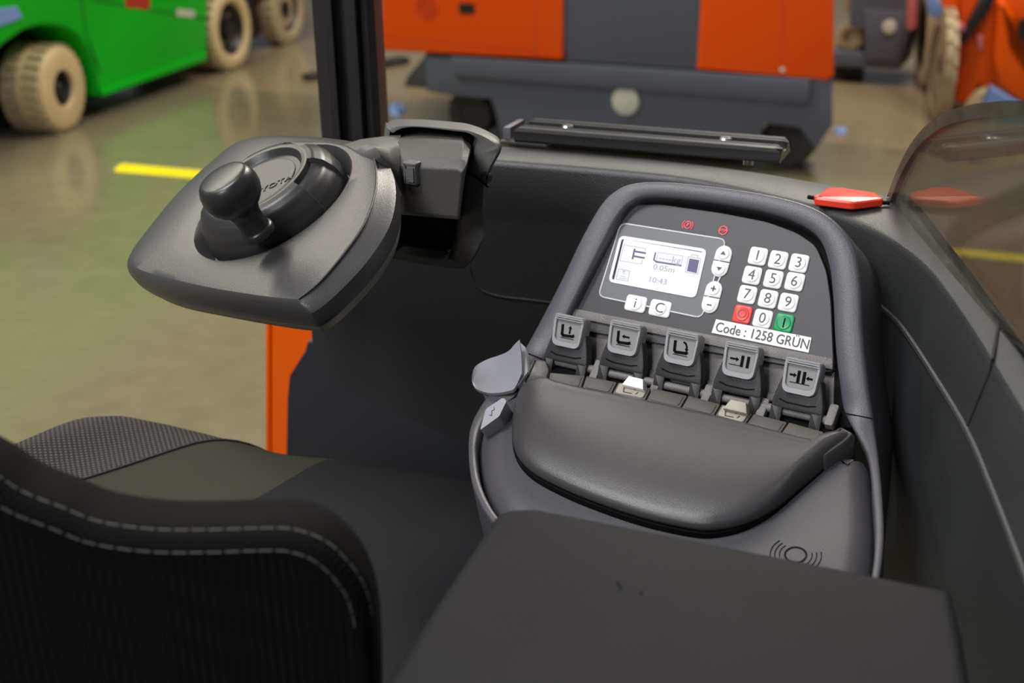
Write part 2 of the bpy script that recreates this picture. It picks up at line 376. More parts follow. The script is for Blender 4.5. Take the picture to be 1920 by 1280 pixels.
build('blue_wrap', slab(GR, GR.poly([(-30, 20), (30, 12), (40, 34), (20, 42), (-30, 58)], .003), .001, .012), M['blue'], gt, bevel=.004)
def gw(cx, cy, rx_px, h, rr, wdt, axis=None, nm='wheel'):
    c = GR.on(cx, cy, h); rad = c.z; return c, rad
wc = GR.on(121, 166, .0); rad = wc.z
axn = (GR.n*1.0 + GR.x*(.10 if GR.x.x > 0 else -.10)).normalized()
wheel(gt, wc, axn, rad, .26, rad*.40, M['cream'])
wc2 = GR.on(437, 55, .02); rad2 = wc2.z
wheel(gt, wc2, GR.n, rad2, .26, rad2*.62, M['cream'])
build('mast', slab(GR, [(GR.uv(500, 40)[0], .12), (GR.uv(545, 40)[0], .12), (GR.uv(545, 40)[0], 2.2), (GR.uv(500, 40)[0], 2.2)], -1.0, -.25), M['rim'], gt)
build('axle_housing', slab(GR, GR.poly([(391, -60), (500, -60), (500, 60), (391, 60)], -.3), -1.0, -.3), M['blackrub'], gt)
# second vehicle behind
g2 = GR.shift(0, 0, -1.6) if False else GR
c3 = AtZ(548, 82); t2 = thing('forklift', 'dark forklift with one cream tyre showing behind the green forklift', 'forklift', c3)
wheel(t2, c3+Z3*.26-GR.n*.0, GR.n, .26, .13, .16, M['creamdirty'])
fr2 = Frame(c3, GR.x, Z3)
if fr2.n.dot(GR.n) < 0: fr2 = Frame(c3, -GR.x, Z3)
e2 = 1 if GR.x.x > 0 else -1
build('body', slab(fr2, rect(*sorted((e2*-.15, e2*.5)), .35, 1.3) if False else [(-.7, .38), (.34, .38), (.34, .62), (.34, 1.3), (-.7, 1.3)], -.9, -.05, .02), M['rim'], t2)
build('chassis', slab(fr2, rect(-.75, -.30, .10, .40), -.9, -.1, .02), M['rim'], t2)

# ---- fork tines on the floor
def bar3(p0, p1, w, h, taper=1.0):
    p0 = Vector(p0); p1 = Vector(p1); d = (p1-p0); d.z = 0; L = d.length; fr = Frame(p0, d, Z3.cross(d))
    return stack(fr, rnd([(0, -w/2), (L*.75, -w/2), (L, -w/2*taper), (L, w/2*taper), (L*.75, w/2), (0, w/2)], .01), [(0, .005), (0, h-.008), (.008, h)])
tag(build('fork_tine', bar3(AtZ(760, 118), AtZ(572, 152), .11, .045, .7), M['fork']), 'long dark fork tine lying low on the floor, crossing behind the black post', 'fork')
tag(build('floor_wedge', stack(Frame((0, 0, 0), (1, 0, 0), (0, 1, 0)), [tuple(AtZ(x, y))[:2] for x, y in ((758, 162), (800, 112), (850, 118), (850, 170))], [(0, .003), (.02, .06), (.04, .07)]), M['blackrub']),
    'black wedge shaped plate on the floor left of the grey chassis', 'wheel chock')

# ---- orange and grey reach truck in the middle
qA = AtZ(890, 268); qB = AtZ(1475, 326); qx = qB-qA; qx.z = 0
QF = Frame(qA, qx, Z3)
if QF.n.dot(CAM-qA) < 0: QF = Frame(qA, -qx, Z3)
qt = thing('warehouse_truck', 'orange and grey warehouse truck standing across the middle background', 'truck', QF.on(1180, 300)-Z3*QF.on(1180, 300).z)
h = .06; KQ = (.42 if QF.x.x > 0 else -.42)
build('chassis', shear(QF, QF.poly([(796, 104), (1562, 148), (1562, 235), (1530, 282), (1500, 240), (1432, 232), (1426, 262), (1418, 300), (940, 262), (930, 215), (920, 186), (848, 180), (800, 172)], h), -1.0, h, KQ, .012), M['grey'], qt)
build('bumper_rail', slab(QF, QF.poly([(845, 106), (1520, 148), (1518, 192), (1500, 194), (850, 142)], h+.02), h-.01, h+.03, .010), M['grey'], qt)
build('side_panel', shear(QF, QF.poly([(717, -400), (1058, -400), (1058, 113), (722, 95), (717, 88)], h+.01), -.95, h+.02, KQ, .02), M['orange2'], qt)
build('side_panel', shear(QF, QF.poly([(1340, -400), (1568, -400), (1566, 142), (1552, 151), (1309, 130)], h+.01), -.95, h+.02, KQ, .02), M['orange2'], qt)
build('centre_panel', slab(QF, QF.poly([(1047, -400), (1342, -400), (1311, 131), (1061, 115), (1050, 20)], h), -.9, h, .006), M['grey'], qt)
build('mount_disc', lathe(QF.shift(*QF.uv(1170, 191, h+.03), h), [(.070, 0), (.070, .014), (.062, .018), (.03, .018), (.028, .022), (.012, .022)], 40), M['disc'], qt)
build('latch', slab(QF, QF.poly([(861, 6), (890, 7), (889, 26), (862, 25)], h+.02), h+.01, h+.028, .003), M['rim'], qt)
e = QF.uv(800, 14, h+.02)
build('round_emblem', merge(*[ringband(QF, circ(*e, r, 40), circ(*e, r-.007, 40), h+.019, h+.024) for r in (.062, .042, .022)]), M['label_red'], qt)
build('panel_bolt', lathe(QF.shift(*QF.uv(1467, 131, h+.02), h+.02), [(.012, 0), (.012, .004), (.006, .006)], 12), M['disc'], qt)
for sm_ in ([(1004, 0), (1004, 106)], [(1470, 0), (1466, 140)], [(724, 70), (1000, 96)]): build('panel_seam', stroke(QF, [QF.poly(sm_, h+.02)], .005, h+.018, h+.0205), M['label_red'], qt, smooth=0)
for px, py in ((893, 262), (1478, 322)):
    p = QF.on(px, py, -.18); p.z = 0
    fr = Frame(p+Z3*.13, QF.x, Z3); w_ = build('castor_wheel', lathe(Frame(p+Z3*.13+QF.n*.08, QF.x, Z3), [(.05, -.16), (.12, -.16), (.13, -.15), (.13, -.01), (.12, 0), (.06, 0), (.055, -.01)], 32), M['castor'], qt)
    build('castor_fork', slab(fr, rect(-.10, .10, .10, .34), -.12, .11, .01), M['castor'], w_)
build('underbody', shear(QF, [(QF.uv(850, 180)[0], .16), (QF.uv(1380, 250)[0], .16), (QF.uv(1380, 250)[0], .5), (QF.uv(850, 180)[0], .5)], -.9, -.45, KQ), M['blackrub'], qt)

# ---- grey truck beyond on the right
hA = AtZ(1600, 158); HF = Frame(hA+QF.n*0, QF.x, Z3)
if HF.n.dot(CAM-hA) < 0: HF = Frame(hA, -QF.x, Z3)
ht = thing('warehouse_truck', 'grey blue truck chassis with small pale disc beyond the orange truck', 'truck', hA)
build('chassis', slab(HF, HF.poly([(1556, 96), (1620, 100), (1628, 60), (1592, 50), (1592, 20), (1600, -300), (1706, -300), (1704, 60), (1684, 132), (1556, 124)]), -.5, 0, .01), M['grey'], ht)
build('skirt_panel', slab(HF, HF.poly([(1622, 18), (1700, 22), (1682, 116), (1622, 112)], .01), 0, .02, .006), M['grey'], ht)
build('mount_disc', lathe(HF.shift(*HF.uv(1668, 50, .02), .02), [(.042, 0), (.042, .012), (.03, .015)], 28), M['disc'], ht)
build('under_wheel', lathe(HF.shift(*HF.uv(1584, 140, -.25), -.1), [(.02, -.22), (.11, -.22), (.12, -.2), (.12, -.01), (.11, 0), (.04, 0)], 28), M['blackrub'], ht)
for (x, y) in ((1592, 72), (1604, 2)):
    cc = HF.uv(x, y, -.05); build('load_wheel', lathe(HF.shift(*cc, -.1), [(.03, -.12), (.085, -.12), (.095, -.1), (.095, -.02), (.08, 0), (.05, 0), (.04, -.02)], 24), M['creamdirty'], ht)

# ---- orange forklift at the right edge
oA = AtZ(1742, 225); oB = AtZ(1800, 330)
OF = Frame(oA, oB-oA, Z3)
if OF.n.dot(CAM-oA) < 0: OF = Frame(oA, oA-oB, Z3)
ot = thing('forklift', 'orange forklift with cream tyres and blue wrap at the upper right edge', 'forklift', oA)
face = Frame(oA+Vector((.25, 0, 0)), Vector((1, -.25, 0)), Z3)
if face.n.dot(CAM-oA) < 0: face = Frame(face.o, -face.x, Z3)
build('mast_post', slab(face, face.poly([(1752, -300), (1800, -300), (1797, 60), (1790, 150), (1782, 203), (1755, 206), (1768, 60)]), -.10, 0, .012), M['orange'], ot)
build('body', slab(face, face.poly([(1795, -300), (2120, -300), (2120, 330), (1960, 260), (1900, 192), (1850, 170), (1835, 160), (1815, 200), (1790, 190), (1797, 60)], -.06), -.9, -.06, .03), M['orange'], ot)
build('fender', stack(face, rnd(face.poly([(1868, 0), (1886, 0), (1904, 28), (1900, 86), (1935, 120), (2000, 140), (2000, 240), (1910, 190), (1872, 160), (1858, 120)], .0), .03), [(0, -.06), (0, 0), (.012, .02), (.03, .03)]), M['orange'], ot)
build('window_gap', slab(face, face.poly([(1912, 38), (2000, 20), (2000, 130), (1935, 112), (1904, 84)], .02), -.02, .03), M['rim'], ot)
build('dark_strut', slab(face, face.poly([(1846, -20), (1868, -20), (1858, 14), (1806, 84), (1796, 76)], .0), -.04, .03, .006), M['rim'], ot)
build('round_knob', lathe(face.shift(*face.uv(1798, 52), 0), [(.03, 0), (.032, .03), (.02, .045)], 20), M['pink'], ot)
build('bracket', slab(face, face.poly([(1832, 66), (1842, 66), (1842, 92), (1834, 92)]), -.06, .03, .004), M['pink'], ot)
build('corner_plate', slab(face, face.poly([(1782, 114), (1798, 116), (1790, 136)]), -.03, .02, .002), M['grey'], ot)
for c, r_, w_, tx in ((AtZ(1744, 222), .30, .07, M['creamdirty']), (AtZ(1719, 160), .30, .12, M['creamdirty'])):
    c = c+Z3*.30
    wheel(ot, c, Vector((-1, .17, 0)), r_, w_, r_*.72, tx, lugs=20)
build('blue_wrap', stack(face, face.poly([(1843, 196), (1856, 161), (1900, 186), (1925, 200), (1925, 240), (1840, 230)], .06), [(0, .0), (0, .06), (.01, .075)]), M['blue'], ot)
build('blue_wrap', slab(face, face.poly([(1737, -10), (1752, -8), (1766, 8), (1765, 26), (1757, 36), (1740, 26)], .05), .03, .06, .006), M['blue'], ot)
build('rear_tyre', lathe(face.shift(*face.uv(1860, 215), -.02), [(.04, -.3), (.13, -.3), (.15, -.28), (.15, -.02), (.13, 0), (.06, 0)], 30), M['cream'], ot)
tag(build('strap', slab(HF, HF.poly([(1706, -60), (1722, -60), (1717, 50), (1710, 58), (1698, 52)], .3), .27, .30, .006), M['pink']), 'hanging red and white strap between the grey truck and orange forklift', 'strap')

# ================================================================== CONTROL CONSOLE
TAZ = 58
A = truck_frame(TAZ, 58, AtD(1450, 523, 1.0))
hinge = A.on(1300, 718)
C = truck_frame(TAZ, 15, hinge)
B = truck_frame(TAZ, 13, hinge)
ct = thing('control_console', 'dark grey arched control console with lit screen, keypad and finger levers', 'console', C.pt(0, -.09, -.06))
HR = .010
outer = [(C, 945, 1000), (C, 912, 965), (C, 886, 910), (C, 878, 850), (C, 882, 800), (C, 903, 757), (C, 936, 712), (C, 966, 676), (A, 990, 640), (A, 1046, 535), (A, 1088, 448), (A, 1122, 388), (A, 1148, 360), (A, 1185, 343), (A, 1250, 340), (A, 1350, 350), (A, 1450, 366), (A, 1525, 388), (A, 1572, 420), (A, 1601, 465), (A, 1613, 530), (A, 1617, 620), (A, 1626, 710), (A, 1637, 785), (C, 1647, 850), (C, 1655, 930), (C, 1658, 1010), (C, 1650, 1085), (C, 1640, 1120)]
inner = [(C, 958, 992), (C, 926, 958), (C, 901, 905), (C, 893, 850), (C, 899, 803), (C, 924, 765), (C, 965, 722), (C, 1000, 690), (A, 1030, 655), (A, 1085, 548), (A, 1130, 458), (A, 1161, 402), (A, 1185, 378), (A, 1212, 369), (A, 1262, 370), (A, 1350, 381), (A, 1440, 398), (A, 1500, 419), (A, 1537, 448), (A, 1555, 498), (A, 1562, 560), (A, 1566, 640), (A, 1574, 715), (A, 1585, 775), (C, 1625, 850), (C, 1637, 930), (C, 1641, 1010), (C, 1634, 1080), (C, 1622, 1115)]
def rp(q, dh=0):
    f, x, y = q; p = f.on(x, y, HR if f is A else .004); return p - (A.n if f is A else C.n)*dh
om = catmull([rp(q) for q in outer], 5, False); im = catmull([rp(q) for q in inner], 5, False)
nm = []
for i in range(len(om)):
    k = i/5; t = min(1, max(0, (k-7)/2)) if k < 15 else min(1, max(0, (25-k)/2)); nm.append((C.n*(1-t)+A.n*t).normalized())
rings = []
for i in range(len(om)):
    o, q, n = om[i], im[i], nm[i]; d = (q-o)
    rings.append([o-n*.075-d*.02, o-n*.004, o+d*.06, o+d*.14+n*.0008, o+d*.5+n*.0012, o+d*.88+n*.0004, q-n*.0012, q-n*.004+d*.02, q-n*.016+d*.08])
build('rim_frame', loft(rings, False), M['rimp'], ct, smooth=60)
# seams in the rim
def on_rim(k, t): i = int(k*5); return om[i]*(1-t)+im[i]*t + nm[i]*.0012
for k in (7.6, 23.0): build('rim_seam', tube([on_rim(k, t/6) for t in range(7)], .0005, 6), M['well'], ct)
# recessed back surface and display plate
innerA = [q for q in inner if q[0] is A]
platepoly = [A.uv(x, y, 0) for x, y in ((1045, 612), (1092, 525), (1133, 448), (1163, 405), (1190, 384), (1235, 382), (1350, 398), (1438, 415), (1495, 436), (1530, 460), (1550, 508), (1558, 562), (1564, 700))]
build('recess', stack(A, A.poly([(1000, 655), (1075, 530), (1118, 440), (1150, 385), (1185, 350), (1250, 345), (1350, 358), (1450, 378), (1520, 400), (1565, 440), (1585, 500), (1590, 620), (1605, 800), (1550, 800), (1010, 690)], -.004), [(0, -.04), (0, -.006)]), M['well'], ct)  # near-black colour stands in for the shadow inside the rim
build('display_plate', stack(A, catmull(platepoly, 3) and [tuple(p) for p in catmull([Vector((*p, 0)) for p in platepoly[1:12]], 4, False)] and
      rnd(platepoly, .006), [(0, -.006), (0, -.0006), (.0006, 0)]), M['plate'], ct)
# ledge under the plate and dusty shelf behind the levers, its colour lifted for reflected light
build('shelf_ledge', slab(A, A.poly([(1046, 572), (1562, 672), (1562, 690), (1560, 693), (1040, 588)], .002), -.006, .003, .001), M['dusty'], ct)
build('lever_shelf', slab(A, A.poly([(1030, 584), (1565, 690), (1563, 772), (1010, 665), (1010, 650)], -.005), -.03, -.005, .001), M['dusty'], ct)
build('shelf_lip', slab(A, A.poly([(1012, 652), (1562, 757), (1561, 775), (1010, 668)], -.004), -.02, -.003, .001), M['rimp'], ct)
# display surround, white outline, screen
U = lambda x, y: A.uv(x, y, 0)
sur = rnd([U(1164.6, 418), U(1362, 449), U(1316, 596), U(1122, 555)], .006, 6)
build('display_surround', slab(A, sur, -.001, .0003), M['dispgrey'], ct, smooth=0)
ln = merge(*[stroke(A, [[p for p in sur+[sur[0]]]], .0011, .0001, .0006)])
build('white_outline', ln, M['line'], ct, smooth=0)
scr = [U(1163, 441.5), U(1326.5, 467.5), U(1305, 559.5), U(1141, 528.5)]
so = rnd(scr, .005, 5); si = inset(so, .0026)
build('screen_bezel', ringband(A, so, si, -.001, .0010), M['key'], ct, smooth=0)
build('screen_glass', slab(A, inset(so, .002), -.004, -.0012 + .0015), M['black'], ct, smooth=0)
lit = [U(1170, 448.5), U(1320.5, 474), U(1301, 556.5), U(1151, 527.5)]
sc = build('screen', slab(A, rnd(lit, .001), .0003, .0005), M['screen'], ct, smooth=0)
tag(sc, 'glowing white screen')
T = A.x  # row direction
def tx(s, x, y, px, mt, par, nm='lettering', h=.0006, st=1.0, off=0.0, rot=0.0): # px: letter height in pixels at that spot
    a = A.uv(x, y, h); size = px/2400*(A.on(x, y)-CAM).dot(W_)*1.5
    return build(nm, text(A, s, a[0], a[1], size, h, stretch=st, off=off, rot=rot), mt, par, smooth=0)
tx('----kg', 1256, 486, 12, M['lcdpale'], sc, st=1.15)
tx('0.05m', 1245, 503.5, 10, M['lcdpale'], sc, st=1.2)
tx('10:43', 1233, 526.5, 10, M['lcdpale'], sc, st=1.2)
def stro(pls, w, mt, nm, par, h0=.0006, h1=.0008): return build(nm, stroke(A, [A.poly(p, h0) for p in pls], w, h0, h1), mt, par, smooth=0)
stro([[(1190, 467), (1186, 485)], [(1190, 471), (1210, 474.5)], [(1188, 480), (1208, 483.5)]], .0015, M['lcd'], 'fork_icon', sc)
stro([[(1170, 459), (1211, 466), (1210, 470)], [(1163, 489), (1203, 495), (1205, 487)], [(1171, 456), (1162, 489)]], .0004, M['lcdpale'], 'icon_frame', sc)
stro([[(1229, 474), (1226, 487), (1231, 491), (1277, 498)], ], .0012, M['lcd'], 'load_icon', sc)
stro([[(1234, 473), (1281, 480), (1277, 496), (1231, 489), (1234, 473)]], .0004, M['lcdpale'], 'load_frame', sc)
build('battery_icon', slab(A, A.poly([(1293, 484.5), (1311, 487.5), (1306, 512), (1288, 508)], .0006), .0006, .0008), M['lcd'], sc, smooth=0)
stro([[(1291, 481), (1314, 485), (1308, 514), (1285, 510), (1291, 481)], [(1296, 480), (1297, 477), (1309, 479), (1308, 483)]], .0005, M['lcdpale'], 'battery_frame', sc)
stro([[(1160, 504), (1181, 508), (1177, 527), (1155, 523), (1160, 504)], [(1170, 508), (1169, 514)], [(1161, 521), (1174, 523)], [(1163, 517), (1172, 519)], [(1168, 510), (1170, 507), (1172, 510)]], .0005, M['lcdpale'], 'lift_icon', sc)
# red lamps
def lamp_icon(name, x, y, kind):
    a = A.uv(x, y, .0003); g = [ringband(A, circ(*a, .0033, 28 if kind else 8), circ(*a, .0026, 28 if kind else 8), .0003, .0006)]
    if kind:
        for s in (0, math.pi): g.append(stroke(A, [[(a[0]+.0046*math.cos(s+t), a[1]+.0046*math.sin(s+t)) for t in [(-3+k)*.25 for k in range(7)]]], .0006, .0003, .0006))
        g.append(text(A, 'P', a[0], a[1], .0042, .0003, off=.0001))
    else:
        g = [ringband(A, circ(*a, .0040, 8), circ(*a, .0032, 8), .0003, .0006), text(A, 'STOP', a[0], a[1], .0024, .0003, off=.0001)]
    return build(name, merge(*g), M['redlamp'], ct, smooth=0)
tag(lamp_icon('brake_symbol', 1289.6, 421.7, 1), 'red letter P in a ring between arcs'); tag(lamp_icon('stop_symbol', 1356, 432, 0), 'red octagon reading STOP')
# keys
def key(x, y, glyph, mt, gm, w=.0147, hh=.0143, name='key', size=.0118):
    a = A.uv(x, y, .001); f = A.shift(a[0], a[1], 0)
    p = rnd(rect(-w/2, w/2, -hh/2, hh/2), .0030, 4)
    k = build(name, stack(f, p, [(0, -.001), (0, .0009), (.0004, .0013), (.0012, .0015)]), mt, ct, smooth=40)
    build('key_dome', lathe(f, [(.0056, .0014), (.0056, .0019), (.0050, .0022), (.0046, .0021)], 28), mt, k, smooth=40)
    if glyph: build('glyph', text(f, glyph, 0, 0, size, .00215, off=-.00010), gm, k, smooth=0)
    return k
rows = [[(1421, 480), (1459, 487), (1498, 493)], [(1410, 516), (1450, 523), (1490, 528)], [(1401, 552), (1440, 560), (1478, 567)], [(1392, 589), (1430, 597), (1470, 605)]]
gl = ['123', '456', '789', 'O0|']
for r_, gg in zip(rows, gl):
    for (x, y), g in zip(r_, gg):
        if g == 'O': k = key(x, y, 'O', M['keyred'], M['label_red'], size=.010); tag(k, 'red key marked with a ring')
        elif g == '|':
            k = key(x, y, None, M['keygreen'], M['black']); tag(k, 'green key marked with an upright bar')
            a = A.uv(x, y, .002); build('glyph', stroke(A, [[(a[0], a[1]-.0035), (a[0], a[1]+.0035)]], .0009, .00215, .0025), M['well'], k, smooth=0)
        else: k = key(x, y, g, M['key'], M['keyglyph']); tag(k, 'white key marked ' + g)
for x, y, g in ((1192, 569, 'i'), (1237.5, 578, 'C')):
    tag(key(x, y, g, M['key'], M['keyglyph'], w=.0185, hh=.0135), 'white key marked ' + g)
build('key_link', stro([[(1211, 573), (1220, 575)]], .001, M['line'], 'link_line', ct).data and stroke(A, [A.poly([(1350, 519), (1346, 528)], .001)], .0012, .0001, .0008), M['line'], ct, smooth=0)
def pill(x0, y0, x1, y1, kinds):
    a = Vector(A.uv(x0, y0, .001)); b = Vector(A.uv(x1, y1, .001)); d = (a-b).normalized(); s = Vector((d.y, -d.x)); wd_ = .0069
    mid = (a+b)/2
    for c, sg, kd in ((a, 1, kinds[0]), (b, -1, kinds[1])):
        e = d*sg; base = mid+e*.0004
        pts = [tuple(base+s*wd_*1.0), ]
        pts = [tuple(base-s*wd_), tuple(base+s*wd_)]
        ctr = c-e*.0004; arc = [tuple(ctr + s*wd_*math.cos(t)+e*wd_*math.sin(t)) for t in [math.pi*i/14 for i in range(15)]]
        pts = [tuple(base+s*wd_)]+arc+[tuple(base-s*wd_)]
        k = build('key', stack(A, pts, [(0, -.001), (0, .0009), (.0004, .0013), (.0012, .0015)]), M['key'], ct, smooth=40)
        f = A.shift(c.x, c.y, 0)
        build('key_dome', lathe(f, [(.0050, .0014), (.0050, .0019), (.0044, .0022), (.004, .0021)], 28), M['key'], k, smooth=40)
        if kd in '^v':
            q = 1 if kd == '^' else -1; g = slab(f, [(-.0022, -.0012*q), (.0022, -.0012*q), (0, .0016*q)], .0021, .0025)
        elif kd == '+': g = stroke(f, [[(-.0018, 0), (.0018, 0)], [(0, -.0018), (0, .0018)]], .0010, .0021, .0025)
        else: g = stroke(f, [[(-.0016, 0), (.0016, 0)]], .0010, .0021, .0025)
        build('glyph', g, M['keyglyph'], k, smooth=0)
        tag(k, {'^': 'rounded white key with an up arrow', 'v': 'rounded white key with a down arrow', '+': 'rounded white key with a plus', '-': 'rounded white key with a minus'}[kd])
pill(1357, 475, 1349, 504, '^v'); pill(1338.6, 541.5, 1330.5, 572, '+-')
# code label
lb = build('code_label', slab(A, A.poly([(1342.5, 598), (1521.5, 632.5), (1516, 661), (1334, 623.5)], .0008), .0001, .0008), M['white'], ct, smooth=0)
tag(lb, 'white sticker reading Code : 1258 GRÜN')
c0 = A.uv(1428, 629.5, .001); rot = 0
build('lettering', text(A, 'Code : 1258 GRÜN', c0[0], c0[1], .0110, .0009, stretch=.86), M['keyglyph'], lb, smooth=0)

# finger levers
capc = [(1064, 622), (1169, 635), (1276, 653), (1387, 677), (1501, 708)]
def arrow(x0, y0, x1, y1, s=.0022):
    d = Vector((x1-x0, y1-y0)).normalized(); n = Vector((-d.y, d.x)); e = Vector((x1, y1)); b = e-d*s
    return [(x0, y0), tuple(b)], [tuple(e), tuple(b+n*s*.75), tuple(b-n*s*.75)]
LP = Frame(A.o, A.x, A.y)
names = ['grey cap with fork and up arrow symbol', 'grey cap with fork and left arrow symbol', 'grey cap with tilting fork symbol', 'grey cap with arrow beside two bars symbol', 'grey cap with two bars between arrows symbol']
for i, (x, y) in enumerate(capc):
    o = A.on(x, y, .020); L = truck_frame(TAZ, 70, o)
    mm = .001
    st = build('lever', merge(
        slab(L, rnd([(-15*mm, 0), (15*mm, 0), (18.5*mm, -13*mm), (20*mm, -20*mm), (20*mm, -26*mm), (-20*mm, -26*mm), (-20*mm, -20*mm), (-18.5*mm, -13*mm)], .003), -.013, -.004, .002),
        slab(L, rnd(rect(-20*mm, -11*mm, -40*mm, -24*mm), .001), -.013, -.0045, .001),
        slab(L, rnd(rect(11*mm, 20*mm, -40*mm, -24*mm), .001), -.013, -.0045, .001)), M['stem'], ct)
    build('crease', stroke(L, [[(-14*mm, -19*mm), (-8*mm, -20.5*mm), (8*mm, -20.5*mm), (14*mm, -19*mm)]], .0009, -.0042, -.0034), M['well'], st)
    cap = rnd([(-13.6*mm, 13.5*mm), (-14.2*mm, 8*mm), (-13*mm, -13*mm), (13*mm, -13*mm), (14.2*mm, 8*mm), (13.6*mm, 13.5*mm)], [.002, .003, .006, .006, .003, .002], 6)
    face_ = rnd([(-11*mm, 8*mm), (-9.5*mm, -8.5*mm), (9.5*mm, -8.5*mm), (11*mm, 8*mm)], .003, 5)
    p = ccw(cap); n_ = len(p)
    q = []
    for a_, b_ in p:  # matching inner ring, pulled towards the centre
        q.append((a_*.78, (b_+.001)*.70))
    rg = [[L.pt(a*1.02, b-.002, -.012) for a, b in p], [L.pt(a*1.04, b, -.005) for a, b in p], [L.pt(a, b, -.0008) for a, b in p], [L.pt(a*.96, b*.96, .0006) for a, b in p], [L.pt(a*1.06, b*1.06, .0004) for a, b in q], [L.pt(a, b, -.0016) for a, b in q]]
    cp = build('lever_cap', merge(loft(rg), stroke(L, [[(-12.6*mm, yy), (12.6*mm, yy)] for yy in (.0128, .0112, .0096)], .0007, .0002, .0012)), M['cap'], st, smooth=50)
    tag(cp, names[i])
    build('cap_face', slab(L, inset(ccw(q), .0002), -.003, -.0013), M['capface'], st, smooth=0)
    s = []; tri = []
    if i < 3:
        s += [[(-.0058, .0048), (-.0052, -.0025), (-.004, -.0036), (.0045, -.0030), (.0055, -.0024)]]
        thin = [[(-.006, -.0054), (.006, -.0054)]]
        if i == 0: a1, t1 = arrow(.0015, -.001, .0015, .0052)
        elif i == 1: a1, t1 = arrow(.0040, .0018, -.0022, .0018)
        else: a1, t1 = [(.0015, .0052), (.0035, .0042), (.0045, .0020), (.0046, .0)], [(.0030, .0004), (.0062, .0004), (.0046, -.0018)]
        s2 = [a1]; tri = [t1]
    elif i == 3:
        s += [[(.0015, .004), (.0015, -.0035)], [(.0062, .004), (.0062, -.0035)]]; thin = [[(-.0085, -.0035), (.001, -.0035)]]; a1, t1 = arrow(-.008, .001, -.0012, .001); s2 = [a1]; tri = [t1]
    else:
        s += [[(-.002, .0042), (-.002, -.0035)], [(.0022, .0042), (.0022, -.0035)]]; thin = [[(-.008, -.0045), (.007, -.0045)]]
        a1, t1 = arrow(-.0085, .001, -.0035, .001); a2, t2_ = arrow(.0085, .0004, .0037, .0004); s2 = [a1, a2]; tri = [t1, t2_]
    hh0, hh1 = -.0013, -.0009
    build('lever_symbol', merge(stroke(L, s, .0023, hh0, hh1), stroke(L, s2, .0014, hh0, hh1), stroke(L, thin, .0005, hh0, hh1), *[slab(L, t, hh0, hh1) for t in tri]), M['black'], st, smooth=0)
# pivot axle behind levers and small bearing clips between them
ax0 = A.on(1012, 671, .004); ax1 = A.on(1562, 790, .004)
build('lever_axle', tube([ax0, ax1], .0035, 12), M['dusty'], ct)
for x, y in ((1119, 695), (1232, 720), (1326, 742), (1430, 768), (1560, 780)):
    f = truck_frame(TAZ, 40, A.on(x, y, .005)); build('bearing_clip', slab(f, rnd(rect(-.0035, .0035, -.009, .009), .002), -.006, .003, .001), M['dusty'], ct)

# base deck, palm rest and tiles
deck = [C.uv(x, y, -.004) for x, y in ((905, 765), (897, 800), (890, 850), (899, 905), (925, 960), (958, 994), (1000, 1030), (1200, 1130), (1500, 1170), (1610, 1150), (1634, 1080), (1641, 1010), (1637, 930), (1630, 868), (1600, 852), (1540, 842), (1300, 790), (1020, 735), (985, 700), (940, 716))]
dk = ccw([tuple(p)[:2] for p in catmull([Vector((*p, 0)) for p in deck], 4)])
build('base_deck', stack(C, dk, [(0, -.070), (0, -.012), (.004, -.005), (.012, .002), (.020, .004)]), M['console'], ct, smooth=60)
PB = .009
palm_px = [(1012, 712), (990, 716), (972, 735), (963, 765), (959, 810), (968, 846), (994, 876), (1040, 902), (1100, 928), (1200, 962), (1300, 984), (1350, 984), (1400, 972), (1450, 946), (1500, 905), (1560, 855), (1598, 826), (1596, 815), (1566, 818), (1532, 838), (1400, 802), (1300, 778), (1200, 756), (1100, 737), (1030, 719)]
pp = [B.uv(x, y, PB) for x, y in palm_px]
pc = ccw([tuple(p)[:2] for p in catmull([Vector((*p, 0)) for p in pp], 4)])
# dome: rings shrink towards a spine along the top edge, rising as they go
s0 = Vector(B.uv(1050, 752, PB)); s1 = Vector(B.uv(1510, 856, PB))
def dome(poly, levels):
    rr = []
    for sc_, hh in levels:
        ring = []
        for a, b in poly:
            p = Vector((a, b)); t = max(0, min(1, (p-s0).dot(s1-s0)/(s1-s0).length_squared)); c = s0+(s1-s0)*t; q = c+(p-c)*sc_; ring.append(B.pt(q.x, q.y, hh))
        rr.append(ring)
    return loft(rr)
build('lever_well', slab(B, B.poly([(1004, 672), (1575, 795), (1540, 838), (1010, 740)], -.006), -.02, -.006), M['well'], ct)
build('palm_rest', dome(pc, [(.95, -.012), (.985, PB-.0052), (.996, PB-.0045), (1, PB-.0022), (.988, PB+.0005), (.965, PB+.0025), (.90, PB+.0050), (.78, PB+.0080), (.62, PB+.0103), (.42, PB+.0116), (.22, PB+.0118), (.04, PB+.0116)]), M['palm'], ct, smooth=80)
build('palm_rest_gap', dome(pc, [(.99, -.02), (1.02, -.02), (1.012, PB-.0058), (.9, PB-.0056)]), M['well'], ct)
build('palm_shoulder', stack(B, rnd(B.poly([(1500, 846), (1540, 830), (1575, 806), (1605, 822), (1590, 838), (1545, 870)], PB), .004), [(0, -.015), (0, PB+.002), (.002, PB+.005), (.005, PB+.006)]), M['palm'], ct)
build('palm_shoulder', stack(B, rnd(B.poly([(1000, 676), (1028, 680), (1034, 700), (1026, 722), (990, 730), (975, 730), (984, 700)], PB), .004), [(0, -.015), (0, PB), (.002, PB+.003), (.005, PB+.004)]), M['palm'], ct)
